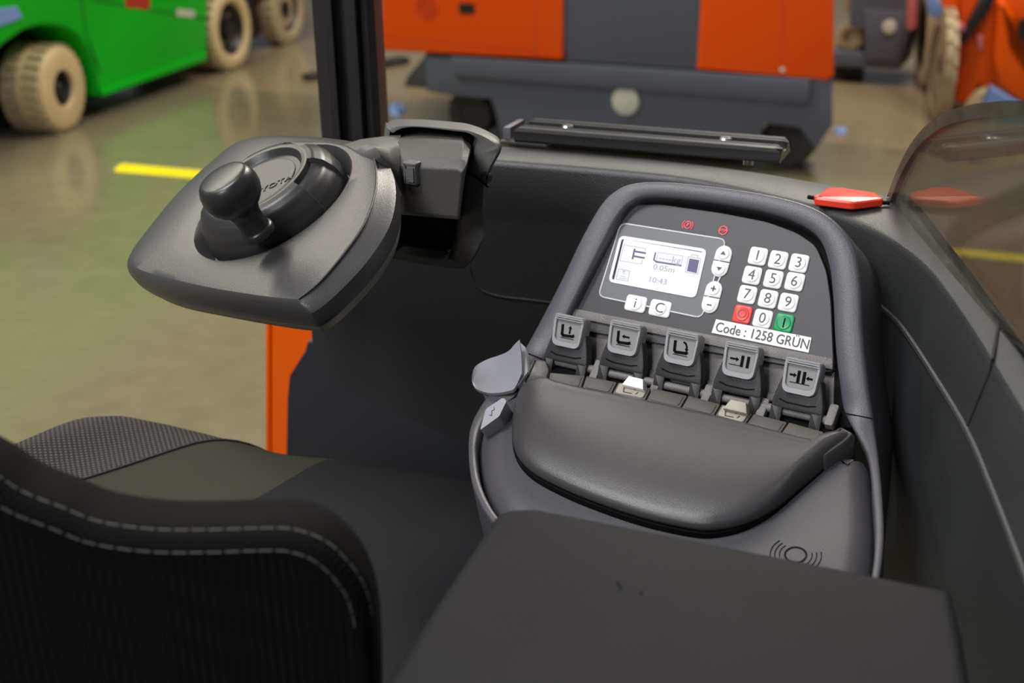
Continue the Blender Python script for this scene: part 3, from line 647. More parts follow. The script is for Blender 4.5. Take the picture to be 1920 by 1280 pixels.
# tile keys between levers and palm rest
build('tile_bed', slab(B, B.poly([(1022, 692), (1552, 806), (1540, 845), (1020, 725)], .006), -.02, .004, .001), M['well'], ct)
edge = [(1030, 697, 1026, 720), (1098, 703, 1090, 727), (1158, 715, 1146, 738), (1222, 726, 1210, 750), (1290, 740, 1276, 764), (1352, 756, 1338, 780), (1412, 774, 1396, 797), (1478, 790, 1460, 816), (1546, 808, 1530, 838)]
for i in range(8):
    a, b = edge[i], edge[i+1]
    q = B.poly([(a[0]+1.5, a[1]), (b[0]-1.5, b[1]), (b[2]-1.5, b[3]), (a[2]+1.5, a[3])], .011)
    tk = build('tile_key', slab(B, rnd(q, .0015), .0, .0105, .0008), M['tile'], ct)
    c_ = rnd(inset(ccw(q), .0018), .0028)
    special = i in (2, 5)
    build('tile_pad', slab(B, c_, .010, .0118 if special else .0112, .0006), M['tilecream'] if special else M['tile'], tk)
    if special:
        x0 = (a[0]+b[0])/2; y0 = (a[1]+b[1])/2
        f = truck_frame(TAZ, 45, B.on(x0, y0-2, .016))
        build('raised_tab', slab(f, [(-.0095, -.004), (.0095, -.004), (.0062, .0045), (-.0062, .0045)], -.008, .002, .001), M['key'] if i == 2 else M['tilecream'], tk)
        cx, cy = (a[0]+b[0]+a[2]+b[2])/4, (a[1]+b[1]+a[3]+b[3])/4
        build('tile_symbol', stroke(B, [B.poly([(cx-14, cy-6), (cx-15, cy+2), (cx, cy+5)], .012), B.poly([(cx+5, cy-2), (cx+11, cy-4)], .012), B.poly([(cx+8, cy+6), (cx+12, cy+3)], .012)], .0008, .0118, .0121), M['keyglyph'], tk, smooth=0)
# horn symbol on the deck
hc = C.uv(1492, 1040, .004); g = [ringband(C, circ(*hc, .0075, 32), circ(*hc, .0063, 32), .0036, .0044)]
for s in (0, math.pi):
    for rr_ in (.0105, .0135, .0165):
        g.append(stroke(C, [[(hc[0]+rr_*math.cos(s+t), hc[1]+rr_*math.sin(s+t)) for t in [(-4+k)*.13 for k in range(9)]]], .0006, .0036, .0044))
build('horn_symbol', merge(*g), M['well'], ct, smooth=0)

# light grey thumb lever at the left edge
def patch(rows_, thick, nrm):
    top = [[Vector(p) for p in r] for r in rows_]; n = len(top); m_ = len(top[0]); V = [p for r in top for p in r]+[p-nrm*thick for r in top for p in r]; Fc = []; k = n*m_
    for i in range(n-1):
        for j in range(m_-1):
            a = i*m_+j; Fc += [(a, a+1, a+m_+1, a+m_), (k+a+m_, k+a+m_+1, k+a+1, k+a)]
    for j in range(m_-1): Fc += [(j+1, j, k+j, k+j+1), ((n-1)*m_+j, (n-1)*m_+j+1, k+(n-1)*m_+j+1, k+(n-1)*m_+j)]
    for i in range(n-1): Fc += [(i*m_, (i+1)*m_, k+(i+1)*m_, k+i*m_), ((i+1)*m_+m_-1, i*m_+m_-1, k+i*m_+m_-1, k+(i+1)*m_+m_-1)]
    return V, Fc
TL = truck_frame(TAZ, 30, C.on(935, 712, .012))
back = [(884, 712), (890, 688), (912, 674), (935, 666), (953, 658), (965, 645), (974, 636)]
frnt = [(884, 713), (892, 728), (914, 736), (934, 736), (952, 733), (965, 727), (978, 700)]
hb = [0, 0, 0, .001, .004, .010, .016]; hf = [0, 0, 0, 0, .001, .003, .008]
rowsT = []
bb = [TL.on(x, y, h_) for (x, y), h_ in zip(back, hb)]; ff = [TL.on(x, y, h_) for (x, y), h_ in zip(frnt, hf)]
bb = catmull(bb, 4, False); ff = catmull(ff, 4, False)
for t in [k/6 for k in range(7)]:
    rowsT.append([b_*(1-t)+f_*t - TL.n*.0022*math.sin(math.pi*t) for b_, f_ in zip(bb, ff)])
tl = build('thumb_lever', patch(rowsT, .0035, TL.n), M['ltgrey'], ct, smooth=60, bevel=.0012, seg=3)
tag(tl, 'light grey scoop shaped thumb lever')
build('lever_neck', stack(TL, rnd(TL.poly([(900, 730), (960, 728), (985, 690), (990, 700), (968, 740), (935, 765), (915, 760)], -.003), .003), [(0, -.022), (0, -.010), (.001, -.004)]), M['palm'], tl)
build('wing_web', slab(TL, TL.poly([(973, 638), (984, 648), (990, 694), (970, 722), (966, 700)], .004), -.012, .003, .001), M['ltgrey'], tl)
SB = truck_frame(TAZ, 34, C.on(928, 782, .014))
sb = build('side_button', slab(SB, rnd(SB.poly([(943, 745), (950, 751), (936, 780), (900, 806), (911, 766)], .004), .0015), -.014, .004), M['ltgrey'], ct, bevel=.0014, seg=3)
tag(sb, 'light grey square side button')
build('button_symbol', stroke(SB, [SB.poly([(926, 763), (927, 768), (922, 770), (922, 779), (918, 778)], .004)], .0006, .0039, .0043), M['keyglyph'], sb, smooth=0)

# ================================================================== DASH COWL AND SIDE WALL
o_px = [(560, 264), (600, 265), (680, 267), (760, 268), (945, 275), (1200, 297), (1400, 321), (1560, 348), (1640, 364), (1669, 368), (1707, 380), (1763, 452), (1805, 505), (1873, 600), (1920, 666), (1990, 765), (2080, 900)]
i_px = [(556, 276), (590, 279), (670, 283), (740, 288), (930, 302), (1150, 320), (1320, 340), (1500, 380), (1570, 401), (1630, 425), (1690, 460), (1742, 505), (1800, 582), (1860, 677), (1920, 775), (1990, 890), (2080, 1050)]
ZT = 1.335
To = [AtZ(x, y, ZT) for x, y in o_px]; Ti = [AtZ(x, y, ZT-.003) for x, y in i_px]
led_px = {9: (1619, 546), 10: (1660, 580), 11: (1692, 612), 12: (1744, 689), 13: (1814, 805), 14: (1866, 927), 15: (1920, 1067), 16: (1985, 1240)}
Le, Lo, Bo = [], [], []
ybot = {0: 655, 1: 715, 2: 752, 3: 785, 4: 862}
for k in range(len(Ti)):
    if k in led_px:
        p = AtZ(*led_px[k], 1.275); Le.append(p)
        d = (Ti[k]-p); d.z = 0; Lo.append(p - Z3*.006 + d.normalized()*.003)
    else:
        p = Ti[k] - Z3*.058; Le.append(p); Lo.append(p-Z3*.006)
    b_ = Lo[-1].copy()
    if k in ybot:
        z = b_.z
        while proj(Vector((b_.x, b_.y, z)))[1] < ybot[k]: z -= .002
        b_.z = z
    else: b_.z = .95
    if k >= 8: inw = (Ti[k]-To[k]); inw.z = 0; b_ += inw.normalized()*.085*min(1, (k-7)/3)
    Bo.append(b_)
def cat(L): return catmull(L, 5, False)
To, Ti, Le, Lo, Bo = map(cat, (To, Ti, Le, Lo, Bo))
cut = 7*5+3
def wallrings(a, b):
    rg = []
    for k in range(a, b):
        to, ti, le, lo, bo = To[k], Ti[k], Le[k], Lo[k], Bo[k]; d = (ti-to); dd = d.normalized(); out = -dd
        rg.append([Vector((to.x, to.y, bo.z))+out*.01, to+out*.010-Z3*.012, to+out*.004-Z3*.002, to, ti-dd*.006, ti-dd*.002-Z3*.0012, ti-Z3*.006, le+Z3*.004, le+out*.0005, lo, (lo+bo)*.5, bo, bo+out*.02])
    return rg
body_t = thing('truck_body', 'dark grey moulded cowl and side wall around the driver compartment', 'truck body', (0.1, 1.0, .0))
build('front_cowl', loft(wallrings(0, cut+1), False), M['dash'], body_t, smooth=60)
build('side_wall', loft(wallrings(cut, len(To)), False), M['side'], body_t, smooth=60)
build('moulded_bead', tube([p-Z3*.001 for p in Le[41:]], .0026, 8), M['dash'], body_t)
sk = 13*5
build('wall_seam', tube([To[sk]+Z3*.001, Ti[sk]+Z3*.001, Ti[sk]-Z3*.006, Le[sk]+Z3*.003], .0012, 6), M['side'], body_t)
# faint moulded line in the cowl beside the hood
def on_wall(px, py):
    best = None
    for k in range(0, cut):
        a, b = Ti[k], Ti[k+1]; d = b-a; d.z = 0; n = Vector((d.y, -d.x, 0)).normalized(); rr = ray(px, py); t = (a-CAM).dot(n)/rr.dot(n); p = CAM+rr*t
        s = (p-a).dot(d)/d.length_squared
        if -.02 <= s <= 1.02 and t > 0: best = p - n*0; break
    return best
pts = [on_wall(x, y) for x, y in ((880, 500), (888, 525), (905, 545), (940, 556), (990, 562), (1040, 568))]
pts = [p for p in pts if p is not None]
if len(pts) > 2: build('moulded_line', tube(catmull(pts, 4, False), .0012, 6), M['dash'], body_t)
# orange corner panel with navy inner panel and dark foot well
wx = Vector((math.sin(R(TAZ)), -math.cos(R(TAZ)), 0))
OP = Frame(AtD(535, 720, 1.85), wx, Z3)
build('corner_panel', slab(OP, OP.poly([(508, 560), (640, 570), (640, 860), (508, 860)]), -.03, 0), M['orange'], body_t, bevel=.002)
build('corner_edge', slab(OP, OP.poly([(500, 560), (509, 560), (509, 860), (500, 860)]), -.03, .004, .003), M['orange'], body_t)
build('foot_well', slab(OP, OP.poly([(575, 640), (570, 658), (541, 704), (537, 746), (534, 900), (1050, 1000), (1050, 640)], .05), .0, .05, .004), M['navy'], body_t)
fw = Frame((0, 0, .62), wx, Z3.cross(wx)); base = OP.o
fwp = Frame(Vector((OP.o.x, OP.o.y, .60)), wx, Z3.cross(wx))
build('cab_floor', slab(fwp, rect(-.03, 1.3, -1.5, .04) if fwp.y.dot(CAM-OP.o) < 0 else rect(-.03, 1.3, -.04, 1.5), -.02, 0), M['blackrub'], body_t)
build('chassis_skirt', slab(fwp, rect(-.02, .75, -.60, .02) if fwp.y.dot(CAM-OP.o) < 0 else rect(-.02, .75, -.02, .60), -.5, -.03), M['grey'], body_t)
# red switch on the cowl
SWf = Frame(AtZ(1590, 370, ZT), (AtZ(1655, 380, ZT)-AtZ(1527, 370, ZT)), (AtZ(1600, 350, ZT)-AtZ(1590, 380, ZT)))
rs = thing('latch_block', 'small glossy red wedge latch on top of the dark cowl', 'latch', SWf.o)
q = rnd(SWf.poly([(1526, 372), (1552, 353), (1580, 353), (1640, 362), (1658, 374), (1600, 381), (1582, 379)], .006), .003, 4)
build('latch_cover', stack(SWf, q, [(.001, 0), (0, .001), (0, .0055), (.001, .0068), (.004, .0076)]), M['red'], rs)
build('latch_slot', slab(SWf, SWf.poly([(1526, 373), (1584, 381), (1584, 376), (1532, 368)], .003), .001, .005), M['label_red'], rs)
build('hinge_pin', tube([SWf.on(1515, 369, .002), SWf.on(1532, 372, .002)], .0018, 8), M['well'], rs)
build('hinge_pin', tube([SWf.on(1650, 380, .002), SWf.on(1668, 380, .002)], .0018, 8), M['well'], rs)

# ---- accessory rail
RF0 = AtZ(963, 240, 1.352); RF1 = AtZ(1463, 280, 1.352)
RF = Frame(RF0, RF1-RF0, Z3.cross(RF1-RF0)); L_ = (RF1-RF0).length; RF.o = RF0
sgn = 1 if RF.y.y > 0 else -1
def ry(v): return sgn*v
rt = thing('accessory_rail', 'black slotted mounting rail with two steel bolts above the dark cowl', 'mounting rail', RF.pt(L_/2, 0, -.02))
# extruded profile cross-section (depth, height) swept along the rail
prof = [(.002, -.014), (0, -.012), (0, -.003), (.004, -.0005), (.011, 0), (.0115, -.002), (.0135, -.002), (.014, 0), (.018, 0), (.019, -.007), (.032, -.007), (.033, 0), (.038, 0), (.0385, -.002), (.041, -.002), (.0415, 0), (.050, 0), (.053, -.004), (.053, -.014)]
build('rail_profile', loft([[RF.pt(0 + (.004 if hh > -.002 else 0), ry(v), hh) for v, hh in prof], [RF.pt(L_ - (.006 if hh > -.002 else 0), ry(v), hh) for v, hh in prof]]), M['metal_black'], rt, smooth=20)
for x in (1060, 1357):
    a = RF.uv(x, 239 if x < 1200 else 263, 0); f = RF.shift(a[0], ry(.0255), -.006); b_ = build('bolt', lathe(f, [(.0062, 0), (.0062, .0055), (.0052, .0068), (.0032, .0068), (.0030, .003)], 24), M['steel'], rt)
build('rail_bracket', slab(RF, rect(L_*.28, L_*.93, *sorted((ry(.015), ry(.045)))), -.017, -.013, .001), M['metal_black'], rt)  # black bracket, sized to stand for the shadow under the rail too
build('spacer_bolt', lathe(RF.shift(L_*.885, ry(.008), -.019), [(.005, 0), (.005, .008)], 16), M['steel'], rt)
build('end_bracket', slab(RF, rect(-.016, L_*.13, *sorted((ry(.0), ry(.05)))), -.017, -.014, .001), M['post'], rt)
build('end_bracket', slab(RF, rect(-.016, -.008, *sorted((ry(.01), ry(.05)))), -.017, -.002, .002), M['rimp'], rt)

# ---- overhead guard post
PD = 1.50
pf = Frame(AtD(668, 262, PD), wx, Z3); pf.o.z = 1.36
PF = Frame(pf.o, (R_-Z3*R_.dot(Z3)).normalized(), Z3)
pt_ = thing('guard_post', 'tall black grooved overhead guard post behind the steering unit', 'post', (PF.o.x, PF.o.y, .58))
pw = [(-.034, 0), (-.034, .040), (-.020, .050), (-.012, .050), (-.010, .036), (-.004, .034), (0, .034), (.002, .052), (.014, .052), (.017, .040), (.026, .046), (.034, .040), (.037, .02), (.037, -.02), (-.034, -.02)]
build('post_profile', loft([[PF.pt(a, z_, n_) for a, n_ in pw] for z_ in (-.12, .6)]), M['post'], pt_, smooth=25)
build('roof_arm', slab(PF, [(-.150, .120), (-.118, .120), (-.03, .155 - .055), (-.03, .30), (-.20, .40), (-.20, .165)] if False else [(-.14, .160), (-.034, .106), (-.034, .6), (-.14, .6)], -.01, .03, .004), M['post'], pt_)

# ---- hood frame and steering arm
HZ = 1.30
ha = AtD(820, 370, 1.10)
az_h = wx
HFm = Frame(ha, wx, Z3)
HN = HFm.n
if HN.dot(CAM-ha) < 0: HFm = Frame(ha, -wx, Z3)
hd = thing('steering_unit', 'dark grey steering arm and pod with small wheel and spinner knob', 'steering unit', HFm.pt(0, -.1, 0))
def hp(pts, h_=0.0): return HFm.poly(pts, h_)
ho = [(722, 262), (728, 243), (745, 236), (790, 236), (850, 241), (886, 246), (925, 262), (944, 280), (925, 318), (917, 350), (912, 430), (905, 465), (880, 500), (850, 507), (740, 488), (712, 470)]
hi = [(730, 268), (740, 250), (762, 240), (790, 239), (850, 246), (876, 250), (893, 265), (890, 290), (874, 330), (868, 350), (860, 440), (850, 484), (842, 488), (830, 486), (760, 474), (722, 462)]
ho2 = [tuple(p)[:2] for p in catmull([Vector((*p, 0)) for p in hp(ho)], 4)]; hi2 = [tuple(p)[:2] for p in catmull([Vector((*p, 0)) for p in hp(hi)], 4)]
n = len(ho2); rr = []; KH = .78 if HFm.x.x > 0 else -.78
for dh, t in ((-.020, 0), (-.012, 0.0), (-.003, .05), (0, .2), (0, .8), (-.004, .98), (-.020, 1.0)):
    rr.append([HFm.pt(o[0]*(1-t)+i_[0]*t+dh*KH, o[1]*(1-t)+i_[1]*t, dh) for o, i_ in zip(ho2, hi2)])
build('hood_frame', loft(rr, True, False, False), M['hood'], hd, smooth=60)
build('hood_inside', slab(HFm, [(a-.02*KH, b) for a, b in inset(ccw(hi2), .001)], -.022, -.016), M['well'], hd)
build('hood_seam', stroke(HFm, [hp([(868, 322), (890, 330), (914, 350)], .001)], .0015, -.001, .001), M['well'], hd)
build('hood_screw', lathe(HFm.shift(*HFm.uv(911, 332, 0), -.002), [(.005, 0), (.005, .003), (.003, .003), (.003, .001)], 16), M['stem'], hd)
# arm housing: one block with a sloping lit top, and the neck that carries the pod
p_ = lambda x, y, h_: HFm.on(x, y, h_)
hr_ = [(-.03, [(728, 262), (745, 250), (800, 244), (868, 250), (884, 268), (872, 330), (862, 405), (752, 396)]),
       (.020, [(728, 274), (750, 264), (805, 264), (868, 268), (882, 284), (872, 330), (862, 410), (752, 400)]),
       (.038, [(732, 294), (752, 290), (808, 294), (864, 297), (877, 306), (871, 334), (862, 412), (753, 402)]),
       (.045, [(740, 306), (756, 306), (810, 309), (860, 312), (871, 318), (869, 338), (861, 412), (756, 402)]),
       (.047, [(746, 314), (758, 314), (810, 317), (857, 319), (865, 323), (864, 340), (857, 406), (762, 397)])]
build('arm_housing', loft([[p_(x, y, h_) for x, y in r] for h_, r in hr_]), M['housing'], hd, smooth=50, bevel=.0022, seg=3)
nk = [[(752, 254, -.03), (750, 292, .040), (756, 384, .040), (744, 384, -.03)], [(712, 258, .0), (730, 288, .055), (738, 338, .052), (716, 340, -.01)],
      [(672, 263, .03), (706, 278, .070), (714, 310, .066), (688, 320, .03)], [(640, 272, .045), (676, 290, .066), (684, 318, .062), (660, 318, .045)]]
build('arm_neck', loft([catmull([p_(*q) for q in r], 5) for r in nk]), M['hood'], hd, smooth=60)
kb = HFm.shift(*HFm.uv(770, 325, .05), .044)
bt = build('release_button', stack(kb, rnd(rect(-.0068, .0068, -.0095, .0095), .002), [(0, 0), (0, .006), (.001, .008), (.003, .008)]), M['hood'], hd)
build('button_dish', stack(kb, rnd(rect(-.0015, .0050, -.0065, .0060), .0015), [(0, .006), (0, .0095), (.001, .0095)]), M['hood'], bt)

# ---- steering pod
Nn = Vector((-.375, -.28, .8825)).normalized()
SO = AtD(510, 378, 1.05)
mj = (SO - AtD(388, 443, 1.05)); mj = (mj-Nn*mj.dot(Nn)).normalized()
S = Frame(SO, mj, Nn.cross(mj))
if S.n.dot(Nn) < 0: S = Frame(SO, mj, -Nn.cross(mj))
Rr = .5*(Vector(S.uv(650, 335))-Vector(S.uv(373, 408))).length
rc = (Vector(S.uv(650, 335))+Vector(S.uv(373, 408)))/2
rc = Vector(S.uv(510, 377))
outl = [(238, 500), (244, 478), (262, 450), (330, 366), (400, 300), (446, 267), (500, 256), (570, 257), (640, 264), (690, 273), (716, 290), (736, 325), (741, 370), (728, 425), (690, 485), (640, 540), (590, 582), (560, 585), (480, 575), (380, 558), (300, 542), (252, 522)]
ridge = [(252, 494), (262, 474), (280, 450), (340, 376), (408, 312), (452, 278), (502, 266), (568, 265), (632, 270), (676, 280), (698, 296), (704, 325), (700, 365), (680, 420), (646, 470), (600, 525), (562, 556), (548, 560), (475, 552), (380, 536), (305, 518), (262, 505)]
O2 = [tuple(p)[:2] for p in catmull([Vector((*S.uv(x, y, -.010), 0)) for x, y in outl], 4)]
I2 = [tuple(p)[:2] for p in catmull([Vector((*S.uv(x, y, 0), 0)) for x, y in ridge], 4)]
n = len(O2)
def ringto(c, r, h_):
    return [S.pt(c[0]+r*math.cos(math.atan2(b-c[1], a-c[0])), c[1]+r*math.sin(math.atan2(b-c[1], a-c[0])), h_) for a, b in I2]
def mix2(t, h_, dropfn=None): return [S.pt(o[0]*(1-t)+i_[0]*t, o[1]*(1-t)+i_[1]*t, h_) for o, i_ in zip(O2, I2)]
Wr = []
for o in O2:
    x_, y_ = proj(S.pt(o[0], o[1], -.01)); Wr.append(max(0, min(1, (x_-560)/60)) if y_ > 290 else max(0, min(1, (x_-700)/20)))
def mixr(t, hr, hl): return [S.pt(o[0]*(1-t)+i_[0]*t, o[1]*(1-t)+i_[1]*t, hr*(1-w)+hl*w) for o, i_, w in zip(O2, I2, Wr)]
def scl(P, s, h_):
    cx = sum(p[0] for p in P)/n; cy = sum(p[1] for p in P)/n; return [S.pt(cx+(p[0]-cx)*s, cy+(p[1]-cy)*s, h_) for p in P]
def frac(t, h_):
    cc = [(rc.x+Rr*math.cos(math.atan2(b-rc.y, a-rc.x)), rc.y+Rr*math.sin(math.atan2(b-rc.y, a-rc.x))) for a, b in I2]
    return [S.pt(i_[0]*(1-t)+c[0]*t, i_[1]*(1-t)+c[1]*t, h_) for i_, c in zip(I2, cc)]
build('steering_pod', loft([scl(O2, .90, -.030), scl(O2, .975, -.027), mix2(.08, -.020), mix2(0, -.011), mixr(.04, -.0095, -.0105), mixr(.30, -.0045, -.0078), mixr(.62, -.0016, -.0044), mixr(.92, -.0003, -.001), mix2(1, 0), frac(.15, .0008), frac(.5, .0014), frac(.92, .0012), frac(1, 0.0002), ringto(rc, Rr*.985, -.002), ringto(rc, Rr*.90, -.020), ringto(rc, Rr*.5, -.022)], True), M['pod'], hd, smooth=24)
build('pod_underside', loft([scl(O2, .80, -.040), scl(O2, .93, -.037), scl(O2, .972, -.026)], True), M['podlow'], hd, smooth=60)
build('pod_edge_line', tube([S.pt(o[0]*.12+i_[0]*.88, o[1]*.12+i_[1]*.88, .0002) for o, i_ in list(zip(O2, I2))[40:66]], .0007, 6), M['podside'], hd)
# wheel
def wheel_mesh():
    prof_ = [(.86, -.02), (.885, -.010), (.88, 0), (.84, .010), (.77, .0185), (.68, .0235), (.60, .0250), (.555, .0248), (.535, .0235), (.515, .0205), (.50, .0195), (.46, .0195), (.2, .0197), (.001, .0198)]
    nseg = 180; rg = []
    notch = [(R(-52), R(-14)), (R(22), R(50)), (R(95), R(128)), (R(140), R(168))]
    fine = []
    for i in range(len(prof_)-1):
        (r1, h1), (r2, h2) = prof_[i], prof_[i+1]; q = 4 if 2 <= i <= 6 else 1
        for s in range(q): t = s/q; fine.append((r1*(1-t)+r2*t, h1*(1-t)+h2*t))
    fine.append(prof_[-1])
    for r_, h_ in fine:
        ring = []
        for k in range(nseg):
            t = 2*math.pi*k/nseg-math.pi/1.0; dh = 0
            tt = t if t <= math.pi else t-2*math.pi
            if .63 < r_ < .92 and h_ > -.012 and any(a < (tt % (2*math.pi)) < b or a < tt < b for a, b in notch): dh = -.0045
            ring.append(S.pt(rc.x+Rr*r_*math.cos(t)*(1 if not dh else .985), rc.y+Rr*r_*math.sin(t)*(1 if not dh else .985), h_+dh-.001))
        rg.append(ring)
    return loft(rg)
wh = build('steering_wheel', wheel_mesh(), M['wheel'], hd, smooth=28)
build('hub_badge', lathe(S.shift(rc.x, rc.y, 0), [(Rr*.44, .017), (Rr*.44, .0192), (Rr*.42, .0197), (Rr*.40, .0197)], 60), M['pod'], wh, smooth=40)
ta, tb = S.uv(517, 344, .020), S.uv(539, 334, .020)
rot_t = math.atan2(tb[1]-ta[1], tb[0]-ta[0]); tcx, tcy = S.uv(503, 351, .020)
build('hub_lettering', text(S, 'TOYOTA', tcx, tcy, .0092, .0197, rot=rot_t, stretch=1.15, off=.0001, depth=.0007), M['wheel'], wh, smooth=0)
# spinner knob
kf = S.shift(*S.uv(481, 430, .020), .016)
build('spinner_knob', lathe(kf, [(a_*.94, b_*.95) for a_, b_ in [(.0145, 0), (.0145, .004), (.0130, .006), (.0122, .0065), (.0115, .012), (.0118, .020), (.0140, .026), (.0185, .030), (.0225, .035), (.0245, .041), (.0248, .046), (.0238, .052), (.0215, .0565), (.0200, .0580), (.0170, .0587), (.010, .0593), (.001, .0595)]], 56), M['knob'], hd, smooth=50)

# ================================================================== SMOKY SHIELD
s0_ = To[9*5]; s1_ = To[14*5]; sd = s1_-s0_; sd.z = 0
SH = Frame(s0_, sd, Z3)
if SH.n.dot(CAM-s0_) < 0: SH = Frame(s0_, -sd, Z3)
sh_px = [(1671, 369), (1686, 330), (1702, 295), (1722, 262), (1748, 233), (1785, 209), (1830, 196), (1880, 190), (1940, 187), (2010, 186)]
se = [SH.uv(x, y) for x, y in sh_px]
se = [tuple(p)[:2] for p in catmull([Vector((*p, 0)) for p in se], 4, False)]
lastx = se[-1][0]
pl = se + [(lastx, -.02), (0 if abs(se[0][0]) < .01 else se[0][0], -.02)]
sh = thing('acrylic_shield', 'smoky curved clear shield standing on the side wall at right', 'shield', s0_)
build('shield_pane', slab(SH, pl, -.0015, .0015), M['acryl'], sh, smooth=20)
build('shield_edge', loft([[SH.pt(a, b, h_) for a, b, h_ in ((p[0], p[1], -.004), (p[0], p[1], .004), (q_[0], q_[1], .004), (q_[0], q_[1], -.004))] for p, q_ in zip(se, inset(se+[(lastx, 0)], .010 if area2(se+[(lastx, 0)]) > 0 else -.010)[:len(se)])]), M['acryledge'], sh, smooth=40)
build('shield_gasket', tube([p+Z3*.002 for p in To[9*5+1:16*5:3]], .0022, 8), M['well'], sh)

# ================================================================== ARMREST
ZA = 1.285
AF = Frame(AtZ(900, 980, ZA), AtZ(1790, 1100, ZA)-AtZ(900, 980, ZA), Z3.cross(AtZ(1790, 1100, ZA)-AtZ(900, 980, ZA)))
if AF.n.z < 0: AF = Frame(AF.o, AF.x, -AF.y)
ap = rnd(AF.poly([(878, 948), (960, 938), (1040, 947), (1790, 1098), (1850, 1420), (620, 1420)]), [.012, .012, .02, .004, .01, .01], 8)
ap = AF.poly([(905, 985), (925, 958), (960, 946), (1005, 944), (1060, 954), (1792, 1098), (1812, 1180), (1850, 1400), (1880, 1600), (520, 1600), (700, 1290), (850, 1065)])
ap = [tuple(p)[:2] for p in catmull([Vector((*p, 0)) for p in ap[:4]], 5, False)] + ap[4:]
ar = thing('armrest', 'wide dark vinyl armrest pad in the foreground before the console', 'armrest', AF.pt(.12, -.1, -.06))
build('pad', stack(AF, ap, [(.006, -.055), (0, -.045), (0, -.012), (.0015, -.006), (.0035, -.002), (.007, -.0003), (.009, 0)]), M['armrest'], ar, smooth=70)
build('scuff_mark', merge(*[slab(AF, rnd(AF.poly(q), .0006), -.001, .0002) for q in ([(1154, 1090), (1160, 1090), (1168, 1104), (1162, 1106)], [(1200, 1106), (1206, 1108), (1204, 1117), (1200, 1114)])]), M['black'], ar, smooth=0)
build('support_bracket', slab(AF, rect(.06, .16, -.30, -.06), -.16, -.052, .004), M['metal_black'], ar)

# ================================================================== SEAT
ZS = 1.10
se0 = AtZ(270, 800, ZS); se1 = AtZ(880, 868, ZS)
SF = Frame(se0, se1-se0, Z3.cross(se1-se0))
if SF.n.z < 0: SF = Frame(SF.o, SF.x, -SF.y)
st = thing('driver_seat', 'black fabric driver seat with stitched backrest in left foreground', 'seat', SF.pt(.1, -.3, -.25))
# cushion height field: s along the front edge, t back from it; zones are separate upholstery parts
cush = [(60, 900), (78, 876), (120, 840), (170, 812), (230, 793), (290, 787), (350, 787), (420, 792), (500, 806), (560, 822), (620, 830), (700, 836), (780, 848), (840, 860), (900, 872), (960, 884), (1000, 900)]
fe = [Vector(SF.uv(x, y)) for x, y in cush]
fe = [Vector(tuple(p)[:2]) for p in catmull([Vector((*p, 0)) for p in fe], 4, False)]
def hts(i, t):
    x = fe[i].x; L = .50; r = max(0, 1-t/.07)
    h_ = .010-.036*r**2.4
    h_ += .018*math.exp(-((x-fe[20].x)/.075)**2) * min(1, t/.05)
    h_ -= .006*math.sin(max(0, min(1, (x-.02)/.30))*math.pi)*min(1, t/.12)
    return h_
NT = 30
def cp(i, j):
    t = .50*(j/NT)**1.5; p = fe[i]; q = p + Vector((0, -t)) * 1.0
    q.x += (.09 if i < 16 else 0)*0
    if i < 14: q.x -= (14-i)/14*0.0
    return SF.pt(q.x, q.y, hts(i, t))
def zone(i0, i1): return loft([[cp(i, j) for j in range(NT+1)] for i in range(i0, i1+1)], False)
seamx = 24
n_i = len(fe)-1
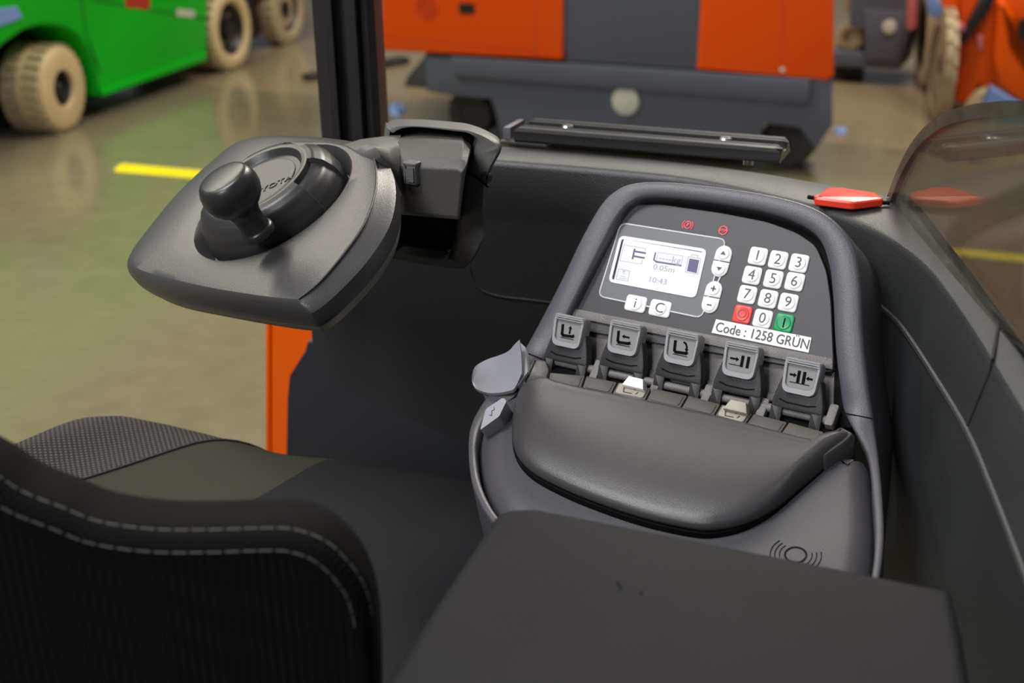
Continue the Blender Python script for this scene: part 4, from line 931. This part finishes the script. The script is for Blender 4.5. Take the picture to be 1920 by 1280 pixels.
# diagonal seam: boundary index shifts with t (band runs from the front edge back to the left)
def cpd(i, j, shift):
    t = .50*(j/NT)**1.5; b = fe[i]; q = Vector((b.x - shift*t, b.y - t)); return SF.pt(q.x, q.y, hts(i, t))
def zoned(i0, i1, s0_, s1_):
    return loft([[cpd(i, j, s0_+(s1_-s0_)*(i-i0)/(i1-i0)) for j in range(NT+1)] for i in range(i0, i1+1)], False)
cu = build('cushion', zoned(43, n_i, .40, 0), M['seatdark'], st, smooth=80)
build('side_bolster', zoned(0, 32, .0, .80), M['seatmesh'], st, smooth=80)
build('cushion_band', zoned(32, 43, .80, .40), M['seatmid'], st, smooth=80)
build('bolster_seam', tube([cpd(32, j, .80)+Z3*.001 for j in range(NT)], .0012, 6), M['threaddark'], st)
sm = [AtZ(x, y, ZS+.012) for x, y in ((205, 912), (300, 918), (400, 930), (480, 945), (560, 962), (640, 985))]
build('cushion_base', slab(SF, [tuple(p) for p in inset(ccw([(p.x, p.y-.01) for p in fe]+[(fe[-1].x, fe[-1].y-.5), (fe[0].x, fe[0].y-.5)]), .006)], -.12, -.05), M['seatdark'], st)
build('seat_pedestal', slab(SF, rect(.0, .40, -.42, -.12), -.48, -.12, .01), M['blackrub'], st)
# backrest: thick padded shell standing just before the camera
BD = .60
BK = Frame(AtD(400, 1150, BD), (R_-Z3*R_.dot(Z3)).normalized()*1.0 + Vector((0, .0, 0)), Z3)
bk = [(-260, 640), (-120, 785), (0, 858), (60, 897), (130, 925), (200, 952), (300, 966), (400, 967), (500, 964), (555, 966), (610, 984), (655, 1020), (690, 1070), (706, 1130), (712, 1200), (714, 1300), (716, 1420), (716, 1560), (-260, 1560)]
B2 = BK.poly(bk, -.018); B2 = [tuple(p)[:2] for p in catmull([Vector((*p, 0)) for p in B2[:18]], 4, False)] + [B2[18]]
B2c = ccw(B2)
bo = build('backrest', stack(BK, B2c, [(.008, -.045), (.003, -.038), (0, -.028), (0, -.013), (.0015, -.006), (.004, -.002), (.0075, 0), (.008, 0)]), M['seatback'], st, smooth=80)
# twin stitch lines along the upper edge
def stitch(off, h_):
    P = inset(B2c, off); k0 = [i for i in range(len(P))]
    path = [BK.pt(a, b, h_) for a, b in P]
    pr = [(p, proj(p)) for p in path]
    sel = [p for p, (x, y) in pr if -40 < x < 720 and y < 1180]
    if proj(sel[0])[0] > proj(sel[-1])[0]: sel = sel[::-1]
    fine = catmull(sel, 4, False); L = 0; out = []; seg = []; last = fine[0]; on = True; acc = 0
    for p in fine:
        acc += (p-last).length
        if on: seg.append(p)
        if acc > (.0055 if on else .0012):
            if on and len(seg) > 1: out.append(tube(seg, .0004, 5))
            seg = [p]; on = not on; acc = 0
        last = p
    return merge(*out)
build('stitching', stitch(.0010, -.0072), M['thread'], bo, smooth=40)
build('stitching', stitch(.0085, .0002), M['thread'], bo, smooth=40)
